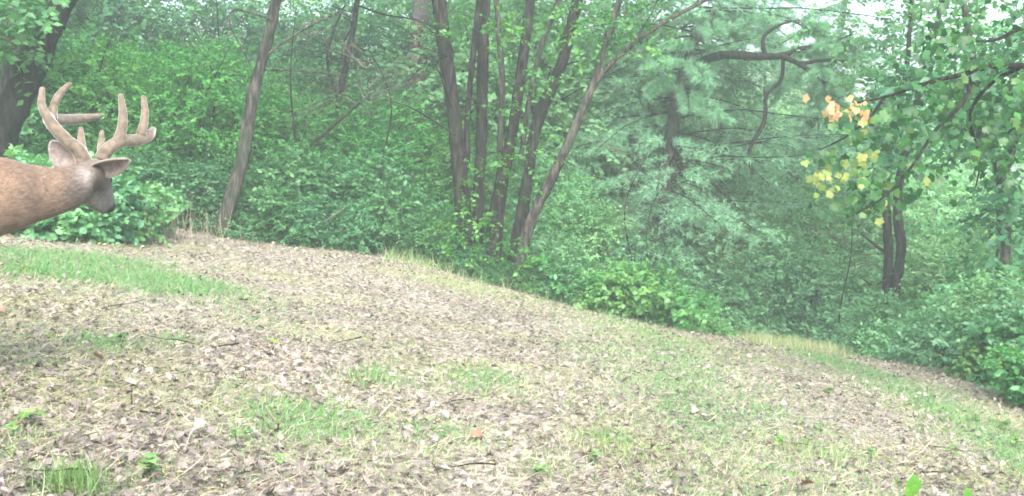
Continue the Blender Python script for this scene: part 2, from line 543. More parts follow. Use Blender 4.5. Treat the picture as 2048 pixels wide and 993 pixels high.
ORD = ['first', 'second', 'third', 'fourth', 'fifth', 'sixth', 'seventh', 'eighth', 'ninth', 'tenth', 'eleventh', 'twelfth', 'thirteenth']
def which(i, n):
    return 'leftmost' if i == 0 else 'rightmost' if i == n - 1 else ORD[i] + ' from left'
def row(key, spots, label, group, mat=None, smin=.85, smax=1.15, sz=1.0):
    base = label
    order = sorted(s[0] for s in spots)
    for s in spots:
        label = base + ', ' + which(order.index(s[0]), len(spots)) if len(spots) > 1 else base
        px, d = s[0], s[1]
        k = s[2] if len(s) > 2 else random.uniform(smin, smax)
        x, y = spot(px, d)
        shrub(key, x, y, k, label, group, mat, sz=sz)

# ------------------------------------------------------------------ deer
def deer():
    root_p = at(-150, 870, 4.6)
    rx, ry = root_p.x, root_p.y
    root = empty('deer', (rx, ry, g(rx, ry)))
    tag(root, 'brown buck deer with velvet antlers walking in from the left edge', 'deer')
    O = Vector(root.location)
    def dp(px, py, d): return at(px, py, d) - O
    bm = bmesh.new()
    def limb(pts, rad, ell=None, sides=16, step=.03):
        P, R = catmull(pts, rad, step)
        rings = []
        m = len(P)
        for i, (p, r) in enumerate(zip(P, R)):
            t = (P[min(i + 1, m - 1)] - P[max(i - 1, 0)]).normalized()
            ref = Vector((0, 0, 1)) if abs(t.z) < .9 else Vector((1, 0, 0))
            a = t.cross(ref).normalized(); b = a.cross(t)
            ka, kb = ell or (1, 1)
            rings.append([bm.verts.new(p + a * (math.cos(2 * PI * k / sides) * r * ka) + b * (math.sin(2 * PI * k / sides) * r * kb)) for k in range(sides)])
        for i in range(m - 1):
            for k in range(sides):
                bm.faces.new((rings[i][k], rings[i][(k + 1) % sides], rings[i + 1][(k + 1) % sides], rings[i + 1][k]))
        for rg, p, q in ((rings[0], P[0], P[1]), (rings[-1], P[-1], P[-2])):
            c = bm.verts.new(p + (p - q).normalized() * R[0 if rg is rings[0] else -1] * .6)
            for k in range(sides):
                f = (rg[k], rg[(k + 1) % sides], c)
                bm.faces.new(f if rg is rings[-1] else f[::-1])
    S = 4.75 / F
    neck0 = dp(-20, 398, 4.52)
    b = Vector((-.93, -.36, 0)).normalized()
    side = Vector((b.y, -b.x, 0))
    c1 = neck0 + b * .22 + Vector((0, 0, -.05))
    c2 = neck0 + b * .62 + Vector((0, 0, -.05))
    c3 = neck0 + b * .98 + Vector((0, 0, -.01))
    c4 = neck0 + b * 1.22 + Vector((0, 0, .0))
    # trunk of the body
    limb([neck0, c1, c2, c3, c4], [.16, .225, .23, .215, .11], (.80, 1.0))
    # neck
    limb([c1 + Vector((0, 0, .06)), dp(0, 392, 4.54), dp(60, 388, 4.62), dp(120, 381, 4.70), dp(166, 366, 4.78)], [.20, .165, .128, .100, .084], (.78, 1.0))
    # head, turned away from the camera and lowered
    limb([dp(160, 356, 4.76), dp(182, 352, 4.84), dp(196, 370, 4.94), dp(207, 393, 5.02), dp(216, 410, 5.08), dp(222, 418, 5.11)],
         [.062, .072, .064, .047, .035, .028], (.95, 1.0), step=.015)
    limb([dp(168, 378, 4.83), dp(189, 402, 4.96), dp(209, 421, 5.07)], [.054, .040, .024], (.8, 1), step=.015)   # jaw
    limb([dp(176, 338, 4.82), dp(196, 340, 4.86)], [.045, .042])
    # legs
    def gz(p): return g(p.x + O.x, p.y + O.y) - O.z
    for s in (-1, 1):
        a = c1 + side * (.10 * s) + Vector((0, 0, -.10))
        f = a + b * (.05 if s > 0 else -.06); f.z = gz(f)
        limb([a, a.lerp(f, .30) + b * .03, a.lerp(f, .60), a.lerp(f, .90) + b * .0, Vector((f.x, f.y, f.z + .05)), Vector((f.x, f.y, f.z + .012)) - b * .04],
             [.095, .062, .034, .021, .024, .026], sides=10)
        h = c3 + side * (.10 * s) + Vector((0, 0, -.05)) + b * .05
        f = h + b * (.12 if s > 0 else .0); f.z = gz(f)
        knee = h.lerp(f, .36) - b * .10; hock = h.lerp(f, .62) + b * .12
        limb([h, knee, hock, h.lerp(f, .9) + b * .03, Vector((f.x, f.y, f.z + .05)), Vector((f.x, f.y, f.z + .012)) - b * .04],
             [.15, .095, .034, .022, .025, .026], sides=10)
    # tail
    limb([c4 + Vector((0, 0, .08)), c4 + b * .12 + Vector((0, 0, .0)), c4 + b * .15 + Vector((0, 0, -.14))], [.035, .04, .018], (1.2, .6), sides=10)
    bmesh.ops.recalc_face_normals(bm, faces=bm.faces)
    tmp = bpy.data.meshes.new('tmp'); bm.to_mesh(tmp); bm.free()
    to = bpy.data.objects.new('tmp', tmp); COL.objects.link(to)
    md = to.modifiers.new('r', 'REMESH'); md.mode = 'VOXEL'; md.voxel_size = .011
    sm = to.modifiers.new('s', 'SMOOTH'); sm.factor = .6; sm.iterations = 8
    dg = bpy.context.evaluated_depsgraph_get()
    me = bpy.data.meshes.new_from_object(to.evaluated_get(dg))
    bpy.data.objects.remove(to); bpy.data.meshes.remove(tmp)
    me.name = 'body'
    for p in me.polygons: p.use_smooth = True
    # coat: rufous back, tan neck, grey face, pale throat and belly
    n = len(me.vertices)
    co = np.empty(n * 3, np.float32); me.vertices.foreach_get('co', co); co = co.reshape(-1, 3).astype(float)
    nr = np.empty(n * 3, np.float32); me.vertex_normals.foreach_get('vector', nr); nr = nr.reshape(-1, 3)
    def sp(c, r): return np.clip(1 - np.linalg.norm(co - np.array(c), axis=1) / r, 0, 1) ** .8
    base = np.tile(np.array([.40, .28, .20]), (n, 1))
    def mix(col, f): 
        global_f = np.clip(f, 0, 1)[:, None]
        return base * (1 - global_f) + np.array(col) * global_f
    upness = np.clip(nr[:, 2], 0, 1)
    back = np.clip((dp(120, 0, 4.7).x - co[:, 0]) / .35, 0, 1)
    base = mix((.40, .165, .085), upness ** 1.3 * .65 * back)
    base = mix((.46, .33, .25), np.clip(-nr[:, 2], 0, 1) * .7)
    head = np.clip((co[:, 0] - dp(140, 0, 4.75).x) / .06, 0, 1)
    base = mix((.27, .225, .195), head * .85)
    base = mix((.15, .12, .105), sp(dp(184, 374, 4.80), .085) * 1.5)
    base = mix((.56, .50, .46), sp(dp(176, 352, 4.72), .06) * 1.2)
    base = mix((.52, .49, .48), sp(dp(216, 398, 4.99), .105) * 1.7)
    base = mix((.05, .045, .045), sp(dp(227, 422, 5.09), .05) * 2.4)
    base = mix((.58, .52, .46), sp(dp(172, 408, 4.86), .085) * 1.5)
    base = mix((.60, .52, .46), np.clip(-nr[:, 2] - .5, 0, 1) * np.clip((dp(-60, 0, 4.5).x - co[:, 0]) / .2, 0, 1))
    ca = me.color_attributes.new('coat', 'FLOAT_COLOR', 'POINT')
    ca.data.foreach_set('color', np.concatenate([base, np.ones((n, 1))], 1).astype(np.float32).ravel())
    m, nt, out = new_mat('deer_coat')
    N, Lk = nt.nodes, nt.links
    a_ = N.new('ShaderNodeAttribute'); a_.attribute_name = 'coat'
    tc = N.new('ShaderNodeTexCoord'); mp = N.new('ShaderNodeMapping'); mp.inputs['Scale'].default_value = (22, 40, 90)
    Lk.new(tc.outputs['Object'], mp.inputs[0])
    nz = N.new('ShaderNodeTexNoise'); nz.inputs['Scale'].default_value = 1.2; nz.inputs['Detail'].default_value = 6
    Lk.new(mp.outputs[0], nz.inputs['Vector'])
    n2 = N.new('ShaderNodeTexNoise'); n2.inputs['Scale'].default_value = 9; n2.inputs['Detail'].default_value = 4
    Lk.new(tc.outputs['Object'], n2.inputs['Vector'])
    rr = ramp(nt, [(.3, (.30, .31, .33)), (.7, (.52, .515, .51))]); Lk.new(nz.outputs[0], rr.inputs[0])
    r3 = ramp(nt, [(.35, (.74, .75, .78)), (.65, (1.05, 1.05, 1.05))]); Lk.new(n2.outputs[0], r3.inputs[0])
    mm = N.new('ShaderNodeMix'); mm.data_type = 'RGBA'; mm.blend_type = 'MULTIPLY'; mm.inputs[0].default_value = 1
    m3 = N.new('ShaderNodeMix'); m3.data_type = 'RGBA'; m3.blend_type = 'MULTIPLY'; m3.inputs[0].default_value = 1
    Lk.new(a_.outputs['Color'], mm.inputs[6]); Lk.new(rr.outputs[0], mm.inputs[7])
    Lk.new(mm.outputs[2], m3.inputs[6]); Lk.new(r3.outputs[0], m3.inputs[7])
    bs = N.new('ShaderNodeBsdfPrincipled'); bs.inputs['Roughness'].default_value = .8
    bs.inputs['Specular IOR Level'].default_value = .15
    bs.inputs['Sheen Weight'].default_value = .12; bs.inputs['Sheen Roughness'].default_value = .5
    Lk.new(m3.outputs[2], bs.inputs['Base Color'])
    bp = N.new('ShaderNodeBump'); bp.inputs['Strength'].default_value = .6; bp.inputs['Distance'].default_value = .006
    Lk.new(nz.outputs[0], bp.inputs['Height']); Lk.new(bp.outputs[0], bs.inputs['Normal'])
    Lk.new(bs.outputs[0], out.inputs[0])
    me.materials.clear(); me.materials.append(m)
    link('body', me, root)
    # short fur lying back along the body
    me.calc_loop_triangles()
    tri = np.empty(len(me.loop_triangles) * 3, np.int32); me.loop_triangles.foreach_get('vertices', tri); tri = tri.reshape(-1, 3)
    A = np.linalg.norm(np.cross(co[tri[:, 1]] - co[tri[:, 0]], co[tri[:, 2]] - co[tri[:, 0]]), axis=1)
    nh = 90000
    pk = rng.choice(len(tri), nh, p=A / A.sum())
    w_ = rng.dirichlet((1, 1, 1), nh)
    hp = (co[tri[pk]] * w_[:, :, None]).sum(1); hn = nrm((nr[tri[pk]] * w_[:, :, None]).sum(1)); hc = (base[tri[pk]] * w_[:, :, None]).sum(1)
    flow = np.tile(np.array([b.x, b.y, -.35]), (nh, 1))
    hv = np.clip((hp[:, 0] - dp(165, 0, 4.8).x) / .06, 0, 1)[:, None]
    hx = np.array(tuple((dp(182, 352, 4.84) - dp(216, 405, 5.10)).normalized()))
    flow = flow * (1 - hv) + hx * hv
    hd = flow - hn * (flow * hn).sum(1, keepdims=True)
    hd = nrm(hd) + hn * .30 + rng.normal(0, .16, (nh, 3))
    hl = rng.uniform(.008, .020, nh) * (1 - .55 * hv[:, 0])
    Vf, Tf = scatter(NEEDLE[0], NEEDLE[1], hp, hd, hn, hl, np.full(nh, .0016))
    fm = mesh_np('fur', Vf, Tf)
    fc = np.repeat(hc * rng.uniform(.86, 1.14, (nh, 1)), 3, 0)
    fa = fm.color_attributes.new('coat', 'FLOAT_COLOR', 'POINT')
    fa.data.foreach_set('color', np.concatenate([fc, np.ones((len(fc), 1))], 1).astype(np.float32).ravel())
    fm.materials.append(m)
    fo = link('fur', fm, root); fo['kind'] = 'stuff'
    # velvet antlers
    mv, nt, out = new_mat('antler_velvet')
    N, Lk = nt.nodes, nt.links
    tc = N.new('ShaderNodeTexCoord')
    nz = N.new('ShaderNodeTexNoise'); nz.inputs['Scale'].default_value = 45; nz.inputs['Detail'].default_value = 4
    Lk.new(tc.outputs['Object'], nz.inputs['Vector'])
    rr = ramp(nt, [(.3, (.085, .071, .057)), (.7, (.165, .138, .108))]); Lk.new(nz.outputs[0], rr.inputs[0])
    bs = N.new('ShaderNodeBsdfPrincipled'); bs.inputs['Roughness'].default_value = .9; bs.inputs['Specular IOR Level'].default_value = .1
    bs.inputs['Sheen Weight'].default_value = 1.0; bs.inputs['Sheen Roughness'].default_value = .35
    bs.inputs['Sheen Tint'].default_value = (.98, .92, .84, 1)
    Lk.new(rr.outputs[0], bs.inputs['Base Color'])
    bp = N.new('ShaderNodeBump'); bp.inputs['Strength'].default_value = .4; bp.inputs['Distance'].default_value = .004
    Lk.new(nz.outputs[0], bp.inputs['Height']); Lk.new(bp.outputs[0], bs.inputs['Normal'])
    Lk.new(bs.outputs[0], out.inputs[0])
    def fused(name, tubes, mat, vox=.0045):
        nonlocal bm
        bm = bmesh.new()
        for pts, rad in tubes:
            limb(pts, rad, sides=12, step=.012)
        bmesh.ops.recalc_face_normals(bm, faces=bm.faces)
        t = bpy.data.meshes.new('tmp'); bm.to_mesh(t); bm.free()
        o = bpy.data.objects.new('tmp', t); COL.objects.link(o)
        md = o.modifiers.new('r', 'REMESH'); md.mode = 'VOXEL'; md.voxel_size = vox
        s_ = o.modifiers.new('s', 'SMOOTH'); s_.factor = .6; s_.iterations = 6
        dg = bpy.context.evaluated_depsgraph_get()
        q = bpy.data.meshes.new_from_object(o.evaluated_get(dg))
        bpy.data.objects.remove(o); bpy.data.meshes.remove(t)
        q.name = name
        for p in q.polygons: p.use_smooth = True
        q.materials.clear(); q.materials.append(mat)
        return link(name, q, root)
    k = S
    # the antler on the near left: beam out and up, then forward and across
    fused('antler', [
        ([dp(170, 330, 4.83), dp(158, 303, 4.80), dp(132, 280, 4.76), dp(108, 254, 4.74), dp(97, 236, 4.76), dp(120, 240, 4.88), dp(160, 238, 5.02), dp(206, 231, 5.12)],
         [18 * k, 15 * k, 13 * k, 12.5 * k, 12 * k, 12.5 * k, 11 * k, 4.5 * k]),
        ([dp(108, 254, 4.74), dp(93, 232, 4.72), dp(83, 208, 4.72), dp(85, 176, 4.74)], [12 * k, 9.5 * k, 8 * k, 5.5 * k]),
        ([dp(104, 240, 4.78), dp(107, 215, 4.80), dp(120, 188, 4.82), dp(141, 167, 4.84)], [11 * k, 9 * k, 8 * k, 5.5 * k]),
        ([dp(166, 315, 4.82), dp(163, 290, 4.84), dp(162, 256, 4.87)], [12 * k, 9 * k, 5 * k])], mv)
    fused('antler', [
        ([dp(196, 335, 4.86), dp(206, 312, 4.86), dp(222, 294, 4.86), dp(245, 282, 4.90), dp(272, 281, 4.98), dp(296, 272, 5.06), dp(307, 258, 5.14)],
         [17 * k, 15 * k, 14 * k, 13 * k, 13.5 * k, 13 * k, 6 * k]),
        ([dp(234, 288, 4.88), dp(243, 262, 4.88), dp(246, 228, 4.88), dp(241, 189, 4.88)], [13 * k, 10.5 * k, 9 * k, 5.5 * k]),
        ([dp(276, 280, 4.99), dp(286, 256, 5.00), dp(290, 226, 5.01), dp(287, 193, 5.02)], [13 * k, 9.5 * k, 8 * k, 5.5 * k]),
        ([dp(205, 316, 4.88), dp(202, 292, 4.92), dp(204, 262, 4.95)], [10 * k, 7.5 * k, 4.5 * k])], mv)
    # ears: cupped shells with thickness
    def ear_mat(name, c1, c2):
        m, nt, out = new_mat(name)
        tc = nt.nodes.new('ShaderNodeTexCoord')
        nz = nt.nodes.new('ShaderNodeTexNoise'); nz.inputs['Scale'].default_value = 60; nz.inputs['Detail'].default_value = 3
        nt.links.new(tc.outputs['Object'], nz.inputs['Vector'])
        r = ramp(nt, [(.3, c1), (.7, c2)]); nt.links.new(nz.outputs[0], r.inputs[0])
        bs = nt.nodes.new('ShaderNodeBsdfPrincipled'); bs.inputs['Roughness'].default_value = .85; bs.inputs['Specular IOR Level'].default_value = .1
        bs.inputs['Sheen Weight'].default_value = .4
        nt.links.new(r.outputs[0], bs.inputs['Base Color']); nt.links.new(bs.outputs[0], out.inputs[0])
        return m
    m_back = ear_mat('ear_back', (.085, .068, .062), (.15, .12, .105))
    m_in = ear_mat('ear_inside', (.12, .10, .095), (.24, .205, .19))
    def ear(base, tip, facing, width):
        ax = tip - base; Ln = ax.length; ax.normalize()
        f = (facing - ax * facing.dot(ax)).normalized(); sd = ax.cross(f)
        bm = bmesh.new()
        nu, nv = 12, 9
        grid = []
        for i in range(nu + 1):
            u = i / nu
            w = width * (math.sin(PI * min(1, .12 + u * .88)) ** .75) * (1 - .25 * u) + .004
            rowv = []
            for j in range(nv):
                v = (j / (nv - 1) * 2 - 1)
                cup = (1 - v * v) * w * .75
                rowv.append(bm.verts.new(base + ax * (u * Ln) + sd * (v * w) - f * (cup - w * .3)))
            grid.append(rowv)
        for i in range(nu):
            for j in range(nv - 1):
                bm.faces.new((grid[i][j], grid[i][j + 1], grid[i + 1][j + 1], grid[i + 1][j])).smooth = True
        bmesh.ops.recalc_face_normals(bm, faces=bm.faces)
        bm.normal_update()
        if sum(((fc.normal.dot(f)) for fc in bm.faces)) < 0:
            bmesh.ops.reverse_faces(bm, faces=bm.faces)
        me = bpy.data.meshes.new('ear'); bm.to_mesh(me); bm.free()
        me.materials.append(m_in); me.materials.append(m_back)
        o = link('ear', me, root)
        so = o.modifiers.new('thickness', 'SOLIDIFY'); so.thickness = .007; so.offset = -1
        so.material_offset = 1; so.material_offset_rim = 0
        return o
    toward = Vector((0, -1, 0))
    ear(dp(186, 344, 4.82), dp(258, 321, 4.76), Vector((.45, -.72, -.55)), 24 * k)
    ear(dp(146, 334, 4.80), dp(103, 284, 4.74), Vector((.25, -.95, .1)), 26 * k)
    # eyes on both sides of the head, seen only from the far side
    me_ = None
    for s in (-1, 1):
        ax = (dp(207, 390, 5.03) - dp(182, 352, 4.84)).normalized()
        sdv = ax.cross(Vector((0, 0, 1))).normalized()
        c = dp(195, 366, 4.93) + sdv * (.049 * s) + Vector((0, 0, .012))
        bm = bmesh.new(); bmesh.ops.create_uvsphere(bm, u_segments=14, v_segments=10, radius=.016)
        for f in bm.faces: f.smooth = True
        e = bpy.data.meshes.new('eye'); bm.to_mesh(e); bm.free()
        if me_ is None:
            me_, nt, out = new_mat('eye_dark')
            bs = nt.nodes.new('ShaderNodeBsdfPrincipled'); bs.inputs['Base Color'].default_value = (.012, .009, .008, 1); bs.inputs['Roughness'].default_value = .12
            nt.links.new(bs.outputs[0], out.inputs[0])
        e.materials.append(me_)
        o = link('eye', e, root); o.location = c
deer()

# ------------------------------------------------------------------ trees that can be told apart
def crown_over(parent, centre, size, n, mat, nleaf=9, L=.11):
    """crown of leaves above the frame, in a few lobes"""
    c = Vector(centre) - Vector(parent.location)
    lobes = []
    for k in range(9):
        lobes.append(((c.x + random.gauss(0, size * .5), c.y + random.gauss(0, size * .5), c.z + random.gauss(0, size * .3)),
                      (size * random.uniform(.3, .55), size * random.uniform(.3, .55), size * random.uniform(.22, .4))))
    me = crown_mesh('crown', mat, lobes, n, nleaf, .4, L, L * .58, zmin=.5)
    return link('crown', me, parent)

def trunk_tree(name, label, stems, mat, group=None, crown=None, base=None, cat='tree', extra=None, sides=12):
    """stems: list of (list of (px, py), depth or list, list of widths in px)"""
    b = base or at(stems[0][0][0][0], stems[0][0][0][1], stems[0][1] if not isinstance(stems[0][1], (list, tuple)) else stems[0][1][0])
    z0 = g(b.x, b.y)
    root = empty(name, (b.x, b.y, z0))
    tag(root, label, cat, group)
    O = Vector(root.location)
    tops = []
    for st in stems:
        pts, dep, wid = st[0], st[1], st[2]
        pname = st[3] if len(st) > 3 else 'trunk'
        pm = st[4] if len(st) > 4 else mat
        n = len(pts)
        if not isinstance(dep, (list, tuple)): dep = [dep] * n
        P = [at(p[0], p[1], dep[i]) - O for i, p in enumerate(pts)]
        R = [w * .5 * dep[i] / F for i, w in enumerate(wid)]
        if pname == 'trunk' and st[0] is not None and not (len(st) > 5 and st[5]):
            p = P[0]; gr = g(p.x + O.x, p.y + O.y) - O.z
            if p.z > gr - .05:                       # down into the soil, with a flare
                P.insert(0, Vector((p.x - (P[1].x - p.x) * .1, p.y, gr - .08))); R.insert(0, R[0] * 1.35)
        w = Wood(); w.tube(P, R, sides=sides if pname == 'trunk' else 7, step=.06, rough=.15)
        w.build(pname, pm, root)
        tops.append(P[-1] + O)
    if extra: extra(root, O)
    if crown: 
        for c in crown: crown_over(root, *c)
    return root

def dead_twigs(n, where, mat=None, length=.7, depth=2, r=.010, droop=0.02, name='branch', up=.2):
    def f(root, O):
        w = Wood()
        for k in range(n):
            px, py, d = random.choice(where)
            p = at(px + random.uniform(-8, 8), py + random.uniform(-25, 25), d) - O
            a = random.uniform(0, 2 * PI)
            sprout(w, p, Vector((math.cos(a), math.sin(a) * .7, up + random.gauss(0, .3))), length * random.uniform(.6, 1.3), r, depth, droop=droop)
        w.build(name, mat or M['bark_dark'], root)['kind'] = 'stuff'
    return f

# dark forked tree behind the deer
trunk_tree('forked_tree', 'dark rough-barked forked tree at the left edge behind the deer',
    [([(-62, 480), (-22, 345), (4, 262), (34, 195), (66, 140), (92, 78), (128, 0), (190, -160), (260, -420), (300, -700)], 12.2, [84, 74, 66, 60, 54, 50, 46, 42, 30, 14]),
     ([(26, 215), (28, 120), (36, 40), (42, -40), (20, -260), (-30, -560)], 12.35, [50, 46, 44, 40, 28, 12], 'trunk', M['bark_grey'], True)],
    M['bark_dark'], crown=[(at(180, -560, 12.2), 2.0, 300, M['leaf_a']), (at(10, 90, 11.6), .35, 60, M['leaf_b']), (at(30, 20, 11.7), .3, 40, M['leaf_b'])])

# slim leaning tree
trunk_tree('leaning_tree', 'slim grey-brown tree leaning right, left of the clump',
    [([(440, 472), (455, 420), (478, 345), (500, 225), (522, 130), (548, 20), (580, -120), (640, -400), (680, -640)], 13.8, [33.6, 30.2, 26.9, 24.4, 21.8, 21.0, 18.5, 13.4, 6.7]),
     ([(527, 115), (575, 80), (625, 50), (690, 20)], 13.8, [6.7, 5.9, 4.2, 2.5], 'branch'),
     ([(520, 140), (600, 142), (690, 150)], 13.8, [5.0, 3.4, 1.7], 'branch'),
     ([(545, 40), (470, 20), (460, 50), (480, 90), (500, 130)], 13.7, [4.2, 4.2, 3.4, 3.4, 2.5], 'branch')],
    M['bark_grey'], crown=[(at(650, -560, 13.8), 1.9, 330, M['leaf_a'])])

# the many-stemmed tree
D0 = 14.4
def clump_extra(root, O):
    dead_twigs(16, [(935, 200, D0), (965, 150, D0), (1040, 180, D0), (1120, 120, D0), (900, 100, D0), (1000, 300, D0)], length=.55)(root, O)
    lobes = []
    for px, py, r in ((940, 430, .30), (1000, 330, .22), (1015, 480, .22), (1062, 320, .26), (1090, 400, .22), (1030, 240, .20), (960, 360, .22), (1075, 260, .16), (925, 500, .25),
                      (1130, 40, .35), (1180, 90, .35), (1010, 60, .3), (930, 60, .25), (1090, 150, .25), (1250, 30, .4), (1300, 100, .35), (985, 230, .18), (1050, 520, .25), (905, 470, .28)):
        lobes.append((tuple(at(px, py, D0 - random.uniform(.2, .6)) - O), (r, r * .8, r * .75)))
    link('foliage', crown_mesh('foliage', M['leaf_a'], lobes, 330, 7, .2, .07, .04, zmin=0), root)
trunk_tree('multi_stemmed_tree', 'tall tree fanning into many rough brown stems at the wood edge',
    [([(932, 545), (928, 430), (918, 330), (906, 220), (893, 120), (876, 0), (860, -130), (820, -400), (800, -640)], D0, [33.6, 31.9, 30.2, 27.7, 28.6, 28.6, 25.2, 16.8, 7.6]),
     ([(935, 330), (934, 250), (940, 170), (952, 60), (962, -60), (970, -300)], D0 + .15, [13.4, 11.8, 11.8, 11.8, 10.1, 5.0], 'trunk', M['bark_dark'], True),
     ([(955, 500), (957, 400), (962, 300), (964, 180), (968, 60), (972, -60), (985, -350), (990, -600)], D0 + .45, [25.2, 22.7, 21.8, 22.7, 23.5, 22.7, 15.1, 6.7]),
     ([(998, 420), (1000, 300), (1004, 190), (1000, 90), (990, -60), (985, -300)], D0 + .6, [13.4, 13.4, 12.6, 11.8, 10.1, 4.2], 'trunk', M['bark_grey'], True),
     ([(985, 530), (992, 440), (1004, 360), (1020, 290), (1036, 190), (1050, 90), (1062, -10), (1085, -160), (1130, -450), (1150, -620)], D0 + .15, [33.6, 30.2, 26.9, 22.7, 21.8, 21.0, 20.2, 18.5, 11.8, 5.9]),
     ([(1040, 330), (1055, 220), (1078, 110), (1110, 20), (1150, -100), (1190, -260)], D0 + .8, [10.1, 10.1, 10.1, 10.9, 8.4, 4.2], 'trunk', M['bark_grey'], True),
     ([(1028, 540), (1042, 440), (1056, 350), (1066, 285), (1082, 225), (1108, 165), (1128, 110), (1142, 50), (1156, 0), (1190, -130), (1250, -420), (1290, -600)], D0 - .1, [30.2, 27.7, 22.7, 21.0, 24.4, 22.7, 21.8, 19.3, 22.7, 17.6, 10.9, 5.0], 'trunk', M['bark_dark']),
     ([(1034, 548), (1060, 450), (1096, 370), (1130, 300), (1165, 220), (1188, 165), (1205, 105), (1236, 10), (1262, -90), (1300, -300)], D0 - .35, [23.5, 22.7, 21.0, 19.3, 16.8, 15.1, 13.4, 12.6, 10.1, 4.2], 'trunk', M['bark_grey']),
     ([(1186, 172), (1220, 130), (1262, 92), (1330, 44), (1405, 4), (1480, -40), (1600, -150)], D0 - .35, [12.6, 10.9, 10.1, 8.4, 7.6, 5.9, 2.5], 'branch', M['bark_grey']),
     ([(1262, 92), (1290, 50), (1315, 0), (1330, -60)], D0 - .3, [5.9, 4.2, 3.4, 2.5], 'branch', M['bark_grey']),
     ([(1196, 130), (1222, 70), (1250, 30)], D0 - .3, [5.9, 4.2, 2.5], 'branch', M['bark_grey']),
     ([(905, 215), (885, 160), (860, 120), (800, 95)], D0 - .1, [5.0, 4.2, 3.4, 1.7], 'branch', M['bark_dark']),
     ([(912, 270), (880, 250), (820, 215), (770, 200)], D0 - .1, [5.0, 4.2, 2.5, 1.7], 'branch', M['bark_dark'])],
    M['bark'], base=at(985, 540, D0),
    crown=[(at(830, -560, D0), 1.7, 300, M['leaf_a']), (at(1040, -560, D0 + .5), 1.9, 330, M['leaf_c']), (at(1290, -520, D0), 1.9, 330, M['leaf_a'])],
    extra=clump_extra)

# trees seen deeper in the wood
trunk_tree('background_tree', 'reddish-topped pale-based tree standing behind the clump, left of its stems',
    [([(822, 330), (828, 230), (834, 150), (838, 70), (845, -20), (855, -160), (880, -450)], 19, [38, 36, 34, 34, 34, 28, 12])],
    M['bark_red'], crown=[(at(870, -360, 19), 2.4, 330, M['leaf_c'])],
    extra=dead_twigs(9, [(835, 100, 19), (836, 160, 19)], length=.8))
trunk_tree('forked_sapling', 'thin dark forked sapling between the leaning tree and the clump',
    [([(672, 330), (676, 250), (680, 190), (694, 120), (706, 60), (714, 0), (730, -120), (750, -300)], 17.5, [15, 14, 14, 12, 11, 11, 8, 3]),
     ([(678, 200), (662, 160), (655, 110), (668, 60), (690, 10)], 17.5, [8, 7, 6, 5, 3], 'branch'),
     ([(680, 190), (690, 150), (684, 100), (700, 60)], 17.4, [6, 5, 4, 3], 'branch'),
     ([(714, 10), (770, 30), (830, 40), (880, 60)], 17.4, [5, 4, 3, 2], 'branch')],
    M['bark_dark'], extra=dead_twigs(16, [(690, 130, 16.6), (710, 40, 16.6), (682, 200, 16.5)], length=1.2, r=.009))
random.seed(31)
for px, d, h, lab in ((610, 15.6, 3.2, 'leafless dead sapling with fine twigs right of the leaning tree'), (765, 15.4, 3.0, 'leafless dead sapling with fine twigs close left of the clump'),
                      (470, 16.0, 3.4, 'leafless dead sapling with fine twigs just behind the leaning tree'), (1270, 17.0, 3.0, 'leafless dead sapling with fine twigs right of the clump'),
                      (1690, 17.4, 2.8, 'leafless dead sapling left of the double-trunk tree')):
    x_, y_ = spot(px, d)
    e = empty('dead_sapling', (x_, y_, g(x_, y_))); tag(e, lab, 'tree', 'dead saplings in the thicket')
    w = Wood(); pp = [Vector((0, 0, -.05)), Vector((random.uniform(-.1, .1), 0, h * .35)), Vector((random.uniform(-.2, .2), -.1, h * .7)), Vector((random.uniform(-.3, .3), -.1, h))]
    w.tube(pp, [.020, .016, .011, .004], sides=6, step=.15); w.build('trunk', M['bark_dark'], e)
    w = Wood()
    for k in range(13):
        t = random.uniform(.3, 1); q = pp[1].lerp(pp[3], t); a_ = random.uniform(0, 6.28)
        sprout(w, q, Vector((math.cos(a_), math.sin(a_) - .3, .5)), random.uniform(.5, 1.1), .007, 2, droop=.02, sides=4)
    w.build('branch', M['dead_wood'], e)['kind'] = 'stuff'
trunk_tree('pale_trunk_tree', 'pale hazy slim tree left of the double-trunk tree',
    [([(1560, 470), (1574, 400), (1586, 350), (1600, 300), (1640, 200), (1680, 60), (1720, -200)], 24, [26, 24, 22, 20, 18, 14, 5])],
    M['bark_grey'], crown=[(at(1690, -150, 24), 2.3, 260, M['leaf_c'])])
trunk_tree('double_trunk_tree', 'dark tree with two close trunks by the track end',
    [([(1772, 640), (1776, 560), (1778, 500), (1774, 450), (1772, 380), (1785, 280), (1815, 120), (1830, -160)], 16.6, [23.5, 20.2, 18.5, 16.8, 15.1, 13.4, 10.1, 4.2]),
     ([(1782, 640), (1790, 580), (1800, 520), (1802, 480), (1796, 440), (1800, 360), (1830, 220), (1880, 20), (1920, -180)], 16.5, [25.2, 20.2, 18.5, 20.2, 18.5, 16.8, 13.4, 10.1, 4.2]),
     ([(1776, 510), (1750, 490), (1722, 468)], 16.6, [7.6, 5.9, 3.4], 'branch'),
     ([(1774, 560), (1745, 570), (1722, 555)], 16.5, [5.9, 4.2, 2.5], 'branch')],
    M['bark_dark'], crown=[(at(1800, -60, 16.8), 2.2, 380, M['leaf_c']), (at(1790, 260, 17.2), 1.2, 260, M['leaf_c']), (at(1860, 120, 17.2), 1.1, 200, M['leaf_c'])])
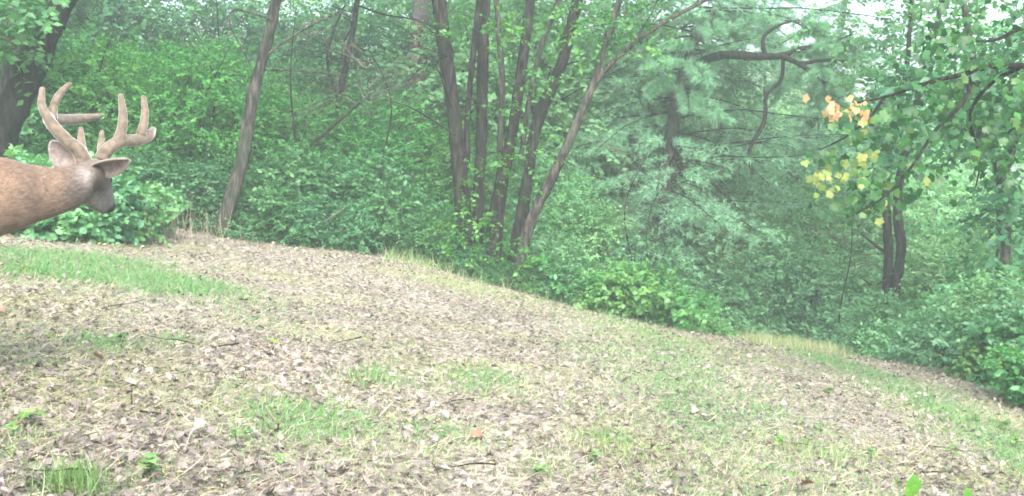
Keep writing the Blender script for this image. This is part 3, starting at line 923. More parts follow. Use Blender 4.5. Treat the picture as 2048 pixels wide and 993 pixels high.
trunk_tree('grey_tree', 'pale grey tree trunk in the foliage near the right edge',
    [([(1998, 760), (2000, 640), (2004, 540), (2008, 450), (2004, 370), (1985, 280), (1960, 180), (1930, 20), (1900, -200)], 12.6, [34, 30, 28, 27, 26, 20, 16, 12, 5]),
     ([(2004, 370), (2030, 280), (2060, 180), (2090, 40)], 12.6, [18, 15, 12, 6], 'branch')],
    M['bark_grey'], crown=[(at(1900, -200, 12.8), 1.5, 300, M['leaf_b']), (at(1960, 230, 12.4), .9, 260, M['leaf_b']), (at(2050, 150, 12.4), .8, 160, M['leaf_b']), (at(2012, 430, 12.2), .35, 60, M['leaf_b']), (at(1990, 560, 12.2), .35, 60, M['leaf_b'])])
trunk_tree('broken_stub', 'short dark broken trunk stub among the shrubs right of centre',
    [([(1452, 520), (1458, 490), (1464, 466)], 20, [16, 15, 16])], M['bark_dark'], cat='tree stump')

# ------------------------------------------------------------------ pines
def pine_limb(wood, tufts, p, d, length, r, droop):
    """one limb with side twigs; tufts collects (pos, dir)"""
    p = Vector(p); d = Vector(d).normalized()
    n = 7
    pts = [p.copy()]
    for i in range(n):
        d = (d + Vector((random.gauss(0, .10), random.gauss(0, .10), random.gauss(0, .06) - droop))).normalized()
        p = p + d * (length / n); pts.append(p.copy())
    wood.tube(pts, [r * (1 - .8 * i / n) for i in range(n + 1)], sides=5, step=length / n, rough=.08)
    for i in range(2, n + 1):
        dd = (pts[i] - pts[i - 1]).normalized()
        for s in (-1, 1, -1, 1):
            sd = dd.cross(Vector((0, 0, 1))).normalized() * s
            tl = length * random.uniform(.16, .34) * (1.25 - i / n * .6)
            td = (dd * random.uniform(.4, .9) + sd + Vector((0, 0, random.gauss(-.1, .2)))).normalized()
            b = pts[i - 1].lerp(pts[i], random.random())
            e = b + td * tl + Vector((0, 0, -tl * .15))
            wood.tube([b, e], [r * .22, r * .08], sides=3, step=tl, rough=0, cap=False)
            for q in range(5):
                t = .25 + .75 * q / 4
                tufts.append((b.lerp(e, t), (td + Vector((random.gauss(0, .3), random.gauss(0, .3), random.gauss(.1, .3)))).normalized()))

def needles(tufts, per=14, L=.13, W=.009):
    P = np.array([tuple(t[0]) for t in tufts]); Dv = np.array([tuple(t[1]) for t in tufts])
    P = np.repeat(P, per, 0); tt = np.repeat(rng.uniform(0, 1, len(tufts)), per)
    Dv = np.repeat(Dv, per, 0) * .9 + rng.normal(0, .55, (len(P), 3))
    k = len(P)
    V, T = scatter(NEEDLE[0], NEEDLE[1], P, Dv, rng.normal(0, 1, (k, 3)), L * rng.uniform(.7, 1.2, k), np.full(k, W))
    tint = np.clip(.6 * tt + .4 * rng.uniform(0, 1, k), 0, 1)
    me = mesh_np('needles', V, T, np.repeat(tint, 3)); me.materials.append(M['needle'])
    return me

def pine_meshes(h, seed, limbs=46, dead=10):
    random.seed(seed)
    lean = Vector((random.uniform(-.06, .06), random.uniform(-.04, .04), 1))
    tw = Wood(); lw = Wood(); tufts = []
    tw.tube([Vector((0, 0, -.2)), lean * h * .3 + Vector((.06, 0, 0)), lean * h * .65, lean * h], [.10, .085, .05, .012], sides=9, step=.25, rough=.1)
    for k in range(limbs):
        t = .12 + .86 * (k + random.random()) / limbs
        a = k * 2.4 + random.uniform(-.4, .4)
        ln = (1 - t) ** .8 * h * .42 + .35
        pine_limb(lw, tufts, lean * (h * t), Vector((math.cos(a), math.sin(a), .28)), ln * random.uniform(.8, 1.15), .028 * (1.15 - t), .055)
    for k in range(dead):
        t = random.uniform(.08, .4); a = random.uniform(0, 6.28)
        sprout(lw, lean * (h * t), Vector((math.cos(a), math.sin(a), .1)), random.uniform(.7, 1.4), .014, 2, droop=.06)
    return tw.mesh('trunk', M['bark_dark']), lw.mesh('branch', M['bark_dark']), needles(tufts)

PINES = [pine_meshes(9.0, 21), pine_meshes(8.0, 22), pine_meshes(7.0, 23)]
random.seed(99)
def pine(px, d, s, v, label, group):
    x, y = spot(px, d)
    e = empty('pine_tree', (x, y, g(x, y) - .05), random.uniform(0, 6.28)); e.scale = (s, s, s)
    tag(e, label, 'tree', group)
    for nm, me in zip(('trunk', 'branch', 'needles'), PINES[v]): link(nm, me, e)
PG = 'soft blue-green pines on the falling slope'
PL = 'feathery pale pine on the slope behind the limbed pine'
PX = [1120, 1230, 1310, 1420, 1480, 1540, 1620, 1660]
for q in ((1230, 24, 1.0, 0), (1420, 22.5, .95, 1), (1540, 26, 1.05, 0), (1660, 23, .9, 2), (1310, 29, 1.1, 1),
          (1480, 31, 1.1, 2), (1620, 33, 1.15, 0), (1120, 31, 1.1, 2)
          ):
    pine(*q, PL + ', ' + which(PX.index(q[0]), len(PX)), PG)

# the pine with the long dark limb
def big_pine_extra(root, O):
    w = Wood(); tufts = []
    random.seed(5)
    for a, b_, dd in (((1400, 128), (1500, 112), 20), ((1560, 112), (1690, 75), 20), ((1585, 120), (1650, 165), 20), ((1600, 125), (1700, 125), 20), ((1550, 112), (1590, 40), 20), ((1345, 150), (1250, 190), 20.2), ((1360, 60), (1480, 10), 20.2)):
        p0, p1 = at(a[0], a[1], dd) - O, at(b_[0], b_[1], dd) - O
        for k in range(6):
            p = p0.lerp(p1, random.random())
            ang = random.uniform(0, 6.28)
            pine_limb(w, tufts, p, (p1 - p0).normalized() * .5 + Vector((math.cos(ang) * .7, math.sin(ang), random.uniform(-.5, .3))), random.uniform(.6, 1.1), .012, .06)
    for k in range(95):
        t = (k + random.random()) / 95 * 1.25 - .25; a = random.uniform(0, 6.28)
        p = at(1345 + 95 * max(t, -.1), 300 - 560 * t, 18.9) - O
        fy = .25 + math.sin(a)
        if .16 < t < .50: fy = abs(fy) + .25
        pine_limb(w, tufts, p, Vector((math.cos(a) * 1.3, fy, random.uniform(-.1, .45))), random.uniform(1.4, 4.2), .018, random.uniform(.03, .09))
    for k in range(7):                                    # drooping dead limbs at the trunk's right
        p = at(1345, 290 + k * 14, 18.6) - O
        sprout(w, p, Vector((1.0, random.uniform(-.6, .3), -.15)), random.uniform(.8, 1.7), .016, 2, droop=.10)
    for px, py, dd in ((1372, 175, 18.2), (1352, 205, 18.2), (1362, 150, 18.1), (1378, 120, 18.1), (1335, 395, 18.2), (1395, 90, 18.4), (1420, 40, 18.4), (1322, 430, 18.4), (1610, 105, 17.6), (1680, 85, 17.5), (1690, 122, 17.5), (1645, 165, 17.4), (1590, 45, 17.6)):
        for k in range(3):
            ang = random.uniform(0, 6.28)
            pine_limb(w, tufts, at(px, py, dd) - O, Vector((math.cos(ang), math.sin(ang) * .6, random.uniform(-.4, .3))), random.uniform(.45, .9), .010, .06)
    w.build('twig', M['bark_dark'], root)['kind'] = 'stuff'
    link('needles', needles(tufts, 13, .12, .008), root)
trunk_tree('limbed_pine', 'pine with a long dark horizontal limb crossing the upper right',
    [([(1318, 470), (1330, 370), (1342, 280), (1350, 220), (1366, 150), (1384, 95), (1412, 50), (1445, -10), (1480, -160), (1520, -420)], 18.8, [34, 30, 28, 25, 19, 16, 15, 15, 11, 5]),
     ([(1372, 140), (1410, 120), (1455, 110), (1510, 114), (1560, 112), (1600, 98), (1660, 86), (1702, 70)], [18.6, 18.3, 17.8, 17.5, 17.3, 17.3, 17.3, 17.4], [16, 15, 18, 17, 13, 9, 6, 3], 'branch', M['bark_dark']),
     ([(1562, 112), (1598, 128), (1628, 148), (1652, 168)], 17.25, [11, 9, 7, 4], 'branch', M['bark_dark']),
     ([(1598, 128), (1640, 122), (1690, 122)], 17.3, [9, 7, 3], 'branch', M['bark_dark']),
     ([(1530, 112), (1528, 75), (1560, 50), (1600, 40)], 17.4, [10, 8, 6, 3], 'branch', M['bark_dark']),
     ([(1505, 350), (1500, 300), (1528, 245), (1534, 190), (1562, 160), (1566, 112)], 17.6, [8, 8, 9, 8, 8, 7], 'branch', M['bark_dark']),
     ([(1350, 330), (1400, 350), (1440, 380), (1480, 420)], 18.5, [9, 8, 7, 3], 'branch', M['bark_dark'])],
    M['bark_grey'], extra=big_pine_extra)

# ------------------------------------------------------------------ shrubs and saplings, row by row
LA, LB, LC, LD = M['leaf_a'], M['leaf_b'], M['leaf_c'], M['leaf_d']
# left of the leaning tree
row('pinnate', [(60, 15.2), (190, 15.6), (300, 15.4), (390, 16.0), (130, 17.2), (260, 17.4), (350, 17.8)],
    'bright green feathery shrub between forked and leaning trees', 'feathery green shrubs on the left', LA)
row('low', [(300, 14.0, .8), (375, 14.2, .75), (235, 13.9, .85), (415, 14.7, .8)],
    'low dark green shrub at the thicket foot behind the deer', 'low shrubs behind the deer', LB)
row('bigleaf', [(60, 10.9, .75), (130, 10.7, .72), (200, 11.0, .7), (10, 10.6, .8), (255, 11.6, .65), (100, 11.7, .9), (300, 12.4, .6), (170, 11.9, .85)],
    'broad-leaved bluish green weed patch below the deer muzzle', 'broad-leaved weeds below the deer', LC)
row('mid', [(-60, 14.2), (-30, 16.5)], 'green shrub at the left edge behind the forked tree', 'shrubs at the left edge', LB)
# between leaning tree and clump
row('low', [(520, 14.6), (600, 14.8), (690, 15.0), (770, 15.0), (850, 15.1), (570, 15.6), (740, 15.9), (640, 15.9)],
    'low dark green shrub between leaning and many-stemmed trees', 'low shrubs along the wood edge', LB)
row('pinnate', [(470, 16.6), (560, 16.9), (650, 17.1), (740, 17.2), (830, 17.0, .85), (890, 17.0, .85)],
    'bright green feathery shrub in the gap left of many-stemmed tree', 'feathery shrubs left of the clump', LA)
row('mid', [(500, 18.6), (620, 18.8), (720, 19.4), (930, 18.8), (430, 19)],
    'mid green shrub deeper in the wood behind leaning tree', 'shrubs deeper in the wood', LB)
row('low', [(895, 14.3, .42), (965, 14.7, .45), (1095, 14.2, .5), (1045, 14.0, .36), (990, 14.0, .33), (935, 14.05, .36), (860, 14.3, .5)],
    'low dark green shrub hugging the foot of the many-stemmed tree', 'low shrubs round the clump foot', LB)
row('low', [(540, 13.9, .6), (575, 14.0, .45), (610, 14.1, .6), (700, 14.3, .6), (790, 14.4, .6)],
    'small dark green bush at thicket foot left of clump', 'small bushes at the thicket foot', LB)
# right of clump, down the slope
row('mid', [(980, 16.8, .75), (1080, 16.4, .7), (1150, 17.0, .75), (1240, 17.6, .8), (1330, 18.2, .75), (1040, 18.2), (1480, 18.6, .9), (1570, 19.0, .95), (1650, 19.6, .95)],
    'fresh pale green shrub on the slope right of many-stemmed tree', 'shrubs right of the clump', LC)
row('low', [(1090, 15.4, .8), (1160, 15.8, .85), (1230, 16.2, .85), (1300, 16.8, .9), (1370, 17.2, .9), (1440, 17.8, .95), (1500, 18.4, .95), (1400, 18.8, 1.1), (1560, 19.6, 1.0), (1620, 21, 1.1), (1320, 18.6, 1.1)],
    'bushy green shrub lining the left side of the sloping track', 'shrubs lining the track', LD)
row('tall', [(1850, 25, 1.0), (1925, 27, 1.0), (1470, 30, 1.3), (1600, 29, 1.15), (1490, 20.5, .75), (1560, 21, .7)],
    'pale painted-sunlit yellow-green tree in the gap beyond the slope', 'painted-sunlit trees beyond the slope', M['leaf_far_painted_sun'])  # their sunlight is put into the leaf colour
row('herb', [(985, 14.7, .6), (1085, 14.3, .8), (1125, 14.3, 1.3), (1150, 14.6, .9), (1190, 14.6, 1.2), (1240, 15.1, 1.7), (1290, 15.4, .9), (1335, 15.7, 1.5), (900, 14.3, .8), (1400, 16.5, 1.2), (1010, 15.0, .9), (1270, 16, 1.6)],
    'yellow-green leafy weed along the wood edge beside the clump', 'weeds along the wood edge', M['leaf_herb'])
# right of the track
row('low', [(1690, 17.5, 1.0), (1760, 16, .9), (1820, 14.6, .9), (1885, 13.2, .85), (1950, 12, .85), (2010, 11, .85), (2080, 10.2, .9), (1740, 18.5, 1.1), (1840, 16.5, 1.1)],
    'dense green shrub right of the track below grey tree', 'shrubs right of the track', LD)
row('mid', [(1880, 17.5, .95), (1950, 16.5, .9), (2080, 14.0, .9), (2095, 16, 1.0), (1810, 19.5, 1.0), (1700, 21, 1.0)],
    'tall green shrub around the grey tree at right', 'tall shrubs near the right edge', LD)
row('bigleaf', [(2035, 9.0, .45), (2080, 8.4, .5), (1990, 10.2, .5), (2060, 9.9, .7)],
    'broad-leaved green plant at the right edge beside the clearing', 'broad-leaved plants at the right edge', M['leaf_herb'])
# saplings and young trees behind
row('tall', [(20, 20), (170, 21), (330, 22), (480, 22.5), (600, 23), (740, 22), (860, 24), (960, 23), (1060, 21.5, .9), (1180, 22, .9)],
    'leafy sapling in the dense wood behind the left thicket', 'saplings deep in the wood', LB)
row('tall', [(1010, 19.8, 1.25), (1130, 21.5, 1.4), (1240, 22, 1.45), (1560, 21.5, .9), (1450, 22, 1.0), (1660, 22, .9), (1210, 25, 1.6), (1360, 25, 1.45), (1500, 27, 1.35), (1640, 26, 1.3), (1780, 25, 1.35)],
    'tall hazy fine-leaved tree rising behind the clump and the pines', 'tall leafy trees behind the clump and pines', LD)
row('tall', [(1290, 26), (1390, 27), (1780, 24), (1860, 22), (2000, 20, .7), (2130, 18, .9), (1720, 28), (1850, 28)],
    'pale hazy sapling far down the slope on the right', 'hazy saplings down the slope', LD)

# far wood, one mass
def far_wood():
    lobes = []
    for k in range(230):
        d = rng.uniform(29, 46)
        px = rng.uniform(-350, 2400)
        x, y = spot(px, d)
        top = 7.5 if px < 1250 else (3.6 if px < 1850 else 1.8)
        z = rng.uniform(-4.5 if px > 1150 else -.5, top) 
        s = rng.uniform(1.0, 1.9)
        lobes.append(((x, y, z), (s, s, s * .7)))
    me = crown_mesh('distant_wood', M['leaf_far_painted_sun'], lobes, 15000, 9, .6, .17, .10, zmin=-9)
    o = link('distant_wood', me)
    tag(o, 'pale far-off woodland filling the gaps behind the trees', kind='stuff')
far_wood()

# ------------------------------------------------------------------ maple branch reaching in from the right
def maple():
    random.seed(3)
    x0, y0 = spot(2330, 8.0)
    root = empty('maple_tree', (x0, y0, g(x0, y0)))
    tag(root, 'maple reaching in from the right with green, yellow and orange leaves', 'tree')
    O = Vector(root.location)
    def a(px, py, d): return at(px, py, d) - O
    w = Wood(); w.tube([Vector((0, 0, -.1)), Vector((.05, 0, 1.2)), a(2310, 60, 8.0), a(2330, -300, 8.0), a(2380, -700, 8.1)], [.13, .11, .095, .07, .03], sides=12, rough=.09)
    w.build('trunk', M['bark_grey'], root)
    main = [(2310, 110, 8.0), (2180, 125, 7.9), (2048, 132, 7.8), (1985, 133, 7.75), (1930, 148, 7.7), (1850, 168, 7.65), (1785, 190, 7.6), (1715, 206, 7.6)]
    second = [(1945, 144, 7.7), (1930, 200, 7.6), (1870, 262, 7.5), (1832, 322, 7.45), (1775, 388, 7.4), (1712, 428, 7.4)]
    third = [(1768, 196, 7.6), (1735, 240, 7.55), (1690, 275, 7.5), (1640, 300, 7.5)]
    fourth = [(2310, 20, 8.0), (2150, 40, 8.0), (2048, 56, 7.9), (1985, 82, 7.9), (1900, 80, 7.8)]
    fifth = [(2048, 132, 7.8), (1985, 165, 7.9), (1940, 230, 8.0), (1960, 320, 8.1), (1950, 380, 8.1)]
    sixth = [(2310, 180, 8.0), (2150, 220, 8.2), (2040, 250, 8.3), (1980, 300, 8.4)]
    for pts, r0, r1 in ((main, 9, 2.0), (second, 5, 1.5), (third, 4, 1.5), (fourth, 7, 2), (fifth, 5, 1.5), (sixth, 6, 1.5)):
        n = len(pts)
        w = Wood(); w.tube([a(*p) for p in pts], [(r0 + (r1 - r0) * i / (n - 1)) * 7.7 / F for i in range(n)], sides=6, step=.06, rough=.06)
        w.build('branch', M['bark_dark'], root)
    # leaves: spots where they hang in the photograph (px, py, spread x, spread y, count, colour)
    leaf_me = {}
    for c in ('maple_green', 'maple_yellow', 'maple_orange'):
        for v in range(4):
            tv, tf = maple_template(v + 10)
            V = tv * np.array([1, 1, 1])
            me = mesh_np('leaf', V, tf, np.full(len(V), .15 + .25 * v)); me.materials.append(M[c])
            leaf_me[c, v] = me
    G_, Y_, R_ = 'maple_green', 'maple_yellow', 'maple_orange'
    zones = [(1720, 250, 60, 30, 26, G_), (1640, 310, 40, 20, 16, G_), (1800, 215, 60, 25, 20, G_), (1830, 280, 60, 35, 24, G_), (1900, 180, 60, 40, 26, G_),
             (1780, 380, 60, 35, 30, G_), (1730, 415, 40, 22, 18, G_), (1830, 330, 40, 30, 16, G_), (1960, 130, 60, 20, 12, G_), (2020, 190, 50, 50, 24, G_), (1890, 90, 60, 35, 16, G_),
             (1960, 290, 60, 50, 22, G_), (1650, 355, 40, 26, 24, Y_), (1705, 352, 26, 24, 13, Y_), (1735, 308, 28, 24, 14, Y_), (1668, 214, 32, 16, 18, R_), (1710, 220, 24, 16, 13, R_)]
    cnt = 0
    for px, py, sx, sy, n, c in zones:
        for k in range(n):
            p = a(px + random.gauss(0, sx * .6), py + random.gauss(0, sy * .6), 7.6 + random.gauss(0, .22))
            L = random.uniform(.045, .092)
            c0 = c
            if c == G_ and px < 1800 and py > 230 and random.random() < .12: c = Y_
            if c0 != G_: L = random.uniform(.045, .080)
            elif c == Y_: L *= .8
            d = Vector((random.gauss(0, .6), random.gauss(-.2, .5), -random.uniform(.3, 1.0))).normalized()
            up = Vector((random.gauss(0, .6), random.gauss(-.9, .6), .7)).normalized()
            s = d.cross(up).normalized(); up = s.cross(d)
            o = link('leaf', leaf_me[c, random.randrange(4)], root)
            m = Matrix((d, s, up)).transposed().to_4x4()
            o.matrix_local = Matrix.Translation(p) @ m @ Matrix.Diagonal((L, L, L, 1))
            cnt += 1; c = c0
    # the rest of its leaves, mostly above and beyond the frame
    pos = []
    for px, py, sx, sy, n in ((1900, 60, 60, 60, 90), (2040, 30, 30, 60, 40), (1800, 260, 110, 70, 120), (1740, 390, 70, 40, 60), (1950, 210, 90, 70, 130), (2120, 60, 120, 120, 240), (2120, 260, 100, 100, 200), (1990, 330, 70, 60, 60), (2330, -350, 250, 250, 500), (2330, 100, 160, 160, 160)):
        for k in range(n):
            pos.append(tuple(a(px + random.gauss(0, sx * .6), py + random.gauss(0, sy * .6), 7.9 + random.gauss(0, .4))))
    pos = np.array(pos); k = len(pos)
    tv, tf = maple_template(3)
    d = rng.normal(0, .7, (k, 3)); d[:, 2] -= .6
    nn = rng.normal(0, .6, (k, 3)); nn[:, 2] += .7; nn[:, 1] -= .7
    L = rng.uniform(.05, .09, k)
    V, T = scatter(tv, tf, pos, d, nn, L, L, L)
    me = mesh_np('foliage', V, T, np.repeat(rng.uniform(0, 1, k), len(tv))); me.materials.append(M[G_])
    o = link('foliage', me, root); o['kind'] = 'stuff'
maple()

# ------------------------------------------------------------------ leaf litter, straw, grass
def wood_edge(x):
    """distance at which the thicket begins"""
    return np.interp(x, [-9, -4.2, -3.6, -1.2, .3, 2, 5, 8], [11.0, 11.6, 13.8, 14.4, 14.6, 15.5, 18, 20])

def on_ground(x, y, up=0.0):
    return np.stack([x, y, G(x, y) + up], 1)

def ground_normal(x, y):
    e = .05
    return nrm(np.stack([-(G(x + e, y) - G(x - e, y)) / (2 * e), -(G(x, y + e) - G(x, y - e)) / (2 * e), np.ones_like(x)], 1))

def area(n, y0=2.6, y1=18, near=1.6):
    y = y0 + (y1 - y0) * rng.uniform(0, 1, n) ** near
    x = rng.uniform(-1, 1, n) * (y * .56 + .8)
    return x, y

PATCH = []      # (centre x, y, radius x, radius y, strength)
def patch(px, py, rx, ry, s):
    c = hit(px, py); t = hit(px, py - ry); b_ = hit(px, py + ry)
    PATCH.append((c.x, c.y, rx / F * c.y, max(.12, abs(t.y - b_.y) * .5), s))
for q in ((150, 525, 190, 26, 1.5), (150, 550, 150, 24, 1.7), (330, 570, 180, 22, 1.5), (480, 600, 140, 26, .6), (200, 690, 110, 18, .7), (350, 685, 60, 16, .6), (750, 752, 50, 28, .7), (960, 760, 110, 32, .8),
          (620, 840, 220, 50, .8), (860, 865, 140, 32, .7), (1220, 885, 70, 24, .8), (1370, 820, 80, 22, .5), (1530, 826, 80, 22, .7), (150, 965, 60, 30, .8), (500, 640, 90, 16, .5),
          (1640, 905, 120, 30, .6), (1780, 760, 110, 16, .8), (1620, 712, 90, 18, .9), (1560, 960, 120, 35, .5), (1900, 790, 80, 22, .6), (2020, 930, 60, 60, .7), (1100, 940, 70, 30, .5), (40, 900, 60, 50, .5),
          (1000, 590, 150, 14, .5), (1250, 655, 150, 14, .6), (300, 945, 60, 30, .5), (880, 905, 50, 20, .5)):
    patch(*q)
def grassiness(x, y):
    v = np.zeros_like(x)
    for cx, cy, rx, ry, s in PATCH:
        r2 = ((x - cx) / rx) ** 2 + ((y - cy) / ry) ** 2
        v = np.maximum(v, s * np.exp(-r2 * 1.1))
    v += .28 * np.clip(vnoise(x * 1.3, y * 1.0, 21) - .45, 0, 1) + .28 * np.clip(vnoise(x * 3.1, y * 2.4, 8) - .5, 0, 1)
    return v + .16

# dead leaves
x, y = area(170000, near=1.25)
keep = rng.uniform(0, 1, len(x)) > grassiness(x, y) * .55
keep &= rng.uniform(0, 1, len(x)) < .35 + 1.0 * vnoise(x * 1.7, y * 1.4, 40)
x, y = x[keep], y[keep]
k = len(x)
Vs, Ts, Is, off = [], [], [], 0
tint_all = np.clip(rng.beta(1.7, 1.7, k) * .93 + (rng.uniform(0, 1, k) > .975) * .5 + .34 * (vnoise(x * 1.3, y * 1.5, 77) - .55), 0, 1)
for v in range(5):
    sel = np.arange(k) % 5 == v
    tv, tf = oak_template(v) if v < 2 else OVAL if v == 2 else LEAF if v == 3 else oak_template(9)
    n = sel.sum()
    a = rng.uniform(0, 6.28, n)
    d = np.stack([np.cos(a), np.sin(a), rng.normal(0, .28, n)], 1)
    nn = ground_normal(x[sel], y[sel]) + rng.normal(0, .36, (n, 3))
    L = .012 + .042 * rng.uniform(0, 1, n) ** 2.4
    V, T = scatter(tv, tf, on_ground(x[sel], y[sel], rng.uniform(.004, .03, n)), d, nn, L, L * rng.uniform(.45, .8, n), L * rng.uniform(.15, .6, n))
    Vs.append(V); Ts.append(T + off); off += len(V); Is.append(np.repeat(tint_all[sel], len(tv)))
me = mesh_np('leaf_litter', np.concatenate(Vs), np.concatenate(Ts), np.concatenate(Is)); me.materials.append(M['dead'])
tag(link('leaf_litter', me), 'dry brown and grey leaf litter covering the clearing', kind='stuff')

def blades(name, label, x, y, h, w, lean, mat, tint):
    k = len(x)
    a = rng.uniform(0, 6.28, k)
    d = np.stack([np.cos(a) * lean, np.sin(a) * lean, np.ones(k)], 1)
    nn = np.stack([np.cos(a), np.sin(a), np.full(k, .3)], 1) + rng.normal(0, .4, (k, 3))
    V, T = scatter(BLADE[0], BLADE[1], on_ground(x, y, -.005), d, nn, h, w, h)
    me = mesh_np(name, V, T, np.repeat(np.clip(tint, 0, 1), 5)); me.materials.append(mat)
    return tag(link(name, me), label, kind='stuff')

# straw lying about
x, y = area(130000, near=1.25)
blades('straw_litter', 'pale dry straw and grass stems strewn over the clearing', x, y, rng.uniform(.04, .14, len(x)), rng.uniform(.002, .004, len(x)), rng.uniform(1.2, 7, len(x)), M['straw'], rng.uniform(0, 1, len(x)))
# thin green grass
x, y = area(760000, near=1.2)
gv = grassiness(x, y)
keep = (rng.uniform(0, 1, len(x)) < np.clip(gv - .06, 0, 1) * .95) & (y < wood_edge(x) + .8)
x, y, gv = x[keep], y[keep], gv[keep]
blades('grass', 'thin pale green grass growing in patches on the clearing', x, y, rng.uniform(.025, .075, len(x)) * (.6 + .5 * gv), rng.uniform(.002, .0042, len(x)), rng.uniform(.3, 2.4, len(x)), M['grass'],
       (rng.uniform(0, 1, len(x)) * .7 + .25 * vnoise(x * .8, y * .8, 60) + .08) * np.where(gv > .75, .62, 1.0) * np.where(gv > 1.1, .75, 1.0))
# taller grass along the wood edge
x = rng.uniform(-1.6, 9, 11000); y = wood_edge(x) - .25 + rng.normal(0, .35, len(x))
blades('edge_grass', 'long pale grass fringing the foot of the thicket', x, y, rng.uniform(.06, .24, len(x)), rng.uniform(.003, .006, len(x)), rng.uniform(.1, 1.0, len(x)), M['grass'], rng.uniform(.4, 1, len(x)))

x = rng.uniform(2.6, 3.75, 3400); y = 12.0 + .25 * (x - 2.1) + rng.normal(0, .45, len(x))
blades('track_grass', 'pale dry grass at the far right end of the clearing', x, y, rng.uniform(.06, .20, len(x)), rng.uniform(.003, .006, len(x)), rng.uniform(.1, 1.2, len(x)), M['grass'], rng.uniform(.5, 1.0, len(x)))
# tufts one can point at
def tuft(px, py, n, h, w, r, label, mat=None, tint=(.3, .8), name='grass_tuft', lean=1.3):
    p = hit(px, py)
    q = rng.normal(0, r, (n, 2))
    a = rng.uniform(0, 6.28, n); ln = rng.uniform(.05, lean, n)
    d = np.stack([np.cos(a) * ln, np.sin(a) * ln, np.ones(n)], 1)
    nn = np.stack([np.cos(a), np.sin(a), np.full(n, .3)], 1) + rng.normal(0, .3, (n, 3))
    pos = np.stack([q[:, 0], q[:, 1], G(p.x + q[:, 0], p.y + q[:, 1]) - p.z - .005], 1)
    V, T = scatter(BLADE[0], BLADE[1], pos, d, nn, h * rng.uniform(.5, 1.1, n), np.full(n, w), np.full(n, h))
    me = mesh_np(name, V, T, np.repeat(rng.uniform(*tint, n), 5)); me.materials.append(mat or M['grass'])
    o = link(name, me); o.location = p
    return tag(o, label, 'grass tuft')
tuft(150, 990, 260, .13, .004, .07, 'tall bright green grass tuft in the near left corner', tint=(.1, .55))
tuft(745, 768, 420, .085, .0035, .11, 'fine pale green grass tuft left of the wider grass patch', tint=(.4, .85))
tuft(1215, 900, 360, .07, .0035, .11, 'short yellow-green grass tuft low right of centre', tint=(.45, .85))
tuft(1640, 915, 300, .09, .0035, .12, 'loose yellow-green grass tuft above the bright broad leaf', tint=(.4, .9))
tuft(310, 485, 75, .62, .005, .30, 'dry tan grass stalks standing behind the deer antlers', M['straw'], (.0, .8), 'dry_grass', .5)
tuft(400, 470, 60, .40, .005, .28, 'dry tan grass stalks at the foot of the leaning tree', M['straw'], (.1, .9), 'dry_grass', .6)

# small broad-leaved seedlings on the clearing; each leaf is a part
SEED_LEAF = []
for v in range(3):
    tv, tf = OVAL
    V = tv * np.array([1, 1.0, .8]); V[:, 2] -= .25 * V[:, 0] ** 2
    me = mesh_np('leaf', V, tf, np.full(len(V), .45 + .2 * v), smooth=True); me.materials.append(M['seedling']); SEED_LEAF.append(me)
M['bright_leaf'] = leaf_mat('bright_leaf', [(0, (.12, .27, .05)), (.2, (.065, .19, .026)), (1, (.085, .22, .03))], trans=.2, hue_var=.02, val_var=.1)
def broad_leaf():
    V, T = [], []
    for i in range(11):
        u = i / 10
        w = .46 * math.sin(PI * min(1, u ** .75)) ** .8
        for j in (-1, -.5, 0, .5, 1):
            V.append((u, j * w, .22 * abs(j) * w + .02 * math.sin(u * 22 + j * 2) - .22 * u * u))
    for i in range(10):
        for j in range(4):
            q = i * 5 + j
            T += [(q, q + 1, q + 6), (q, q + 6, q + 5)]
    return np.array(V), np.array(T)
BV, BT = broad_leaf()
BRIGHT = mesh_np('leaf', BV, BT, np.clip(.25 + 1.2 * np.abs(BV[:, 1]), 0, 1), smooth=False); BRIGHT.materials.append(M['bright_leaf'])
def seedling(px, py, h, L, n, label, group=None, rise=None):
    p = hit(px, py)
    root = empty('seedling', p); tag(root, label, 'seedling', group)
    w = Wood(); w.tube([Vector((0, 0, -.01)), Vector((.005, 0, h * .6)), Vector((0, .005, h))], [.003, .0025, .002], sides=5, step=.02, rough=0); w.build('stem', M['leaf_herb'], root)
    a0 = random.uniform(0, 6.28)
    for k in range(n):
        a = a0 + k * 2.4
        z = h * (.55 + .45 * k / max(1, n - 1))
        d = Vector((math.cos(a), math.sin(a), random.uniform(.1, .6))).normalized()
        if rise: d = Vector((math.cos(a) * .3, -.25, 1)).normalized()
        s = d.cross(Vector((0, -1, .2)) if rise else Vector((0, 0, 1))).normalized(); u = s.cross(d)
        l = L * random.uniform(.75, 1.1)
        o = link('leaf', BRIGHT if rise else SEED_LEAF[k % 3], root)
        o.matrix_local = Matrix.Translation((0, 0, z)) @ Matrix((d, s, u)).transposed().to_4x4() @ Matrix.Diagonal((l, l, l, 1))
seedling(1824, 1008, .06, .085, 2, 'bright green broad leaf standing up at the bottom right', rise=True)
seedling(1934, 1010, .03, .042, 2, 'small bright green seedling right of the bright broad leaf', rise=True)
SG = 'small green seedlings scattered on the clearing'
SLb = 'small green broad-leaved seedling growing through the litter on the left half of the clearing'
for px, py in ((470, 905), (560, 940), (300, 960), (25, 880), (60, 860), (240, 690), (330, 590), (400, 560), (350, 540), (440, 545), (300, 970), (490, 890)):
    seedling(px, py, random.uniform(.04, .09), random.uniform(.03, .055), random.randint(4, 7), SLb, SG + ', left half')
SLr = 'small green broad-leaved seedling growing through the litter on the right half of the clearing'
for px, py in ((1640, 880), (1560, 900), (1190, 935), (1740, 930), (1480, 800), (1660, 790), (1950, 850), (1900, 920), (2030, 900), (2010, 860), (1080, 960)):
    seedling(px, py, random.uniform(.04, .09), random.uniform(.03, .055), random.randint(4, 7), SLr, SG + ', right half')

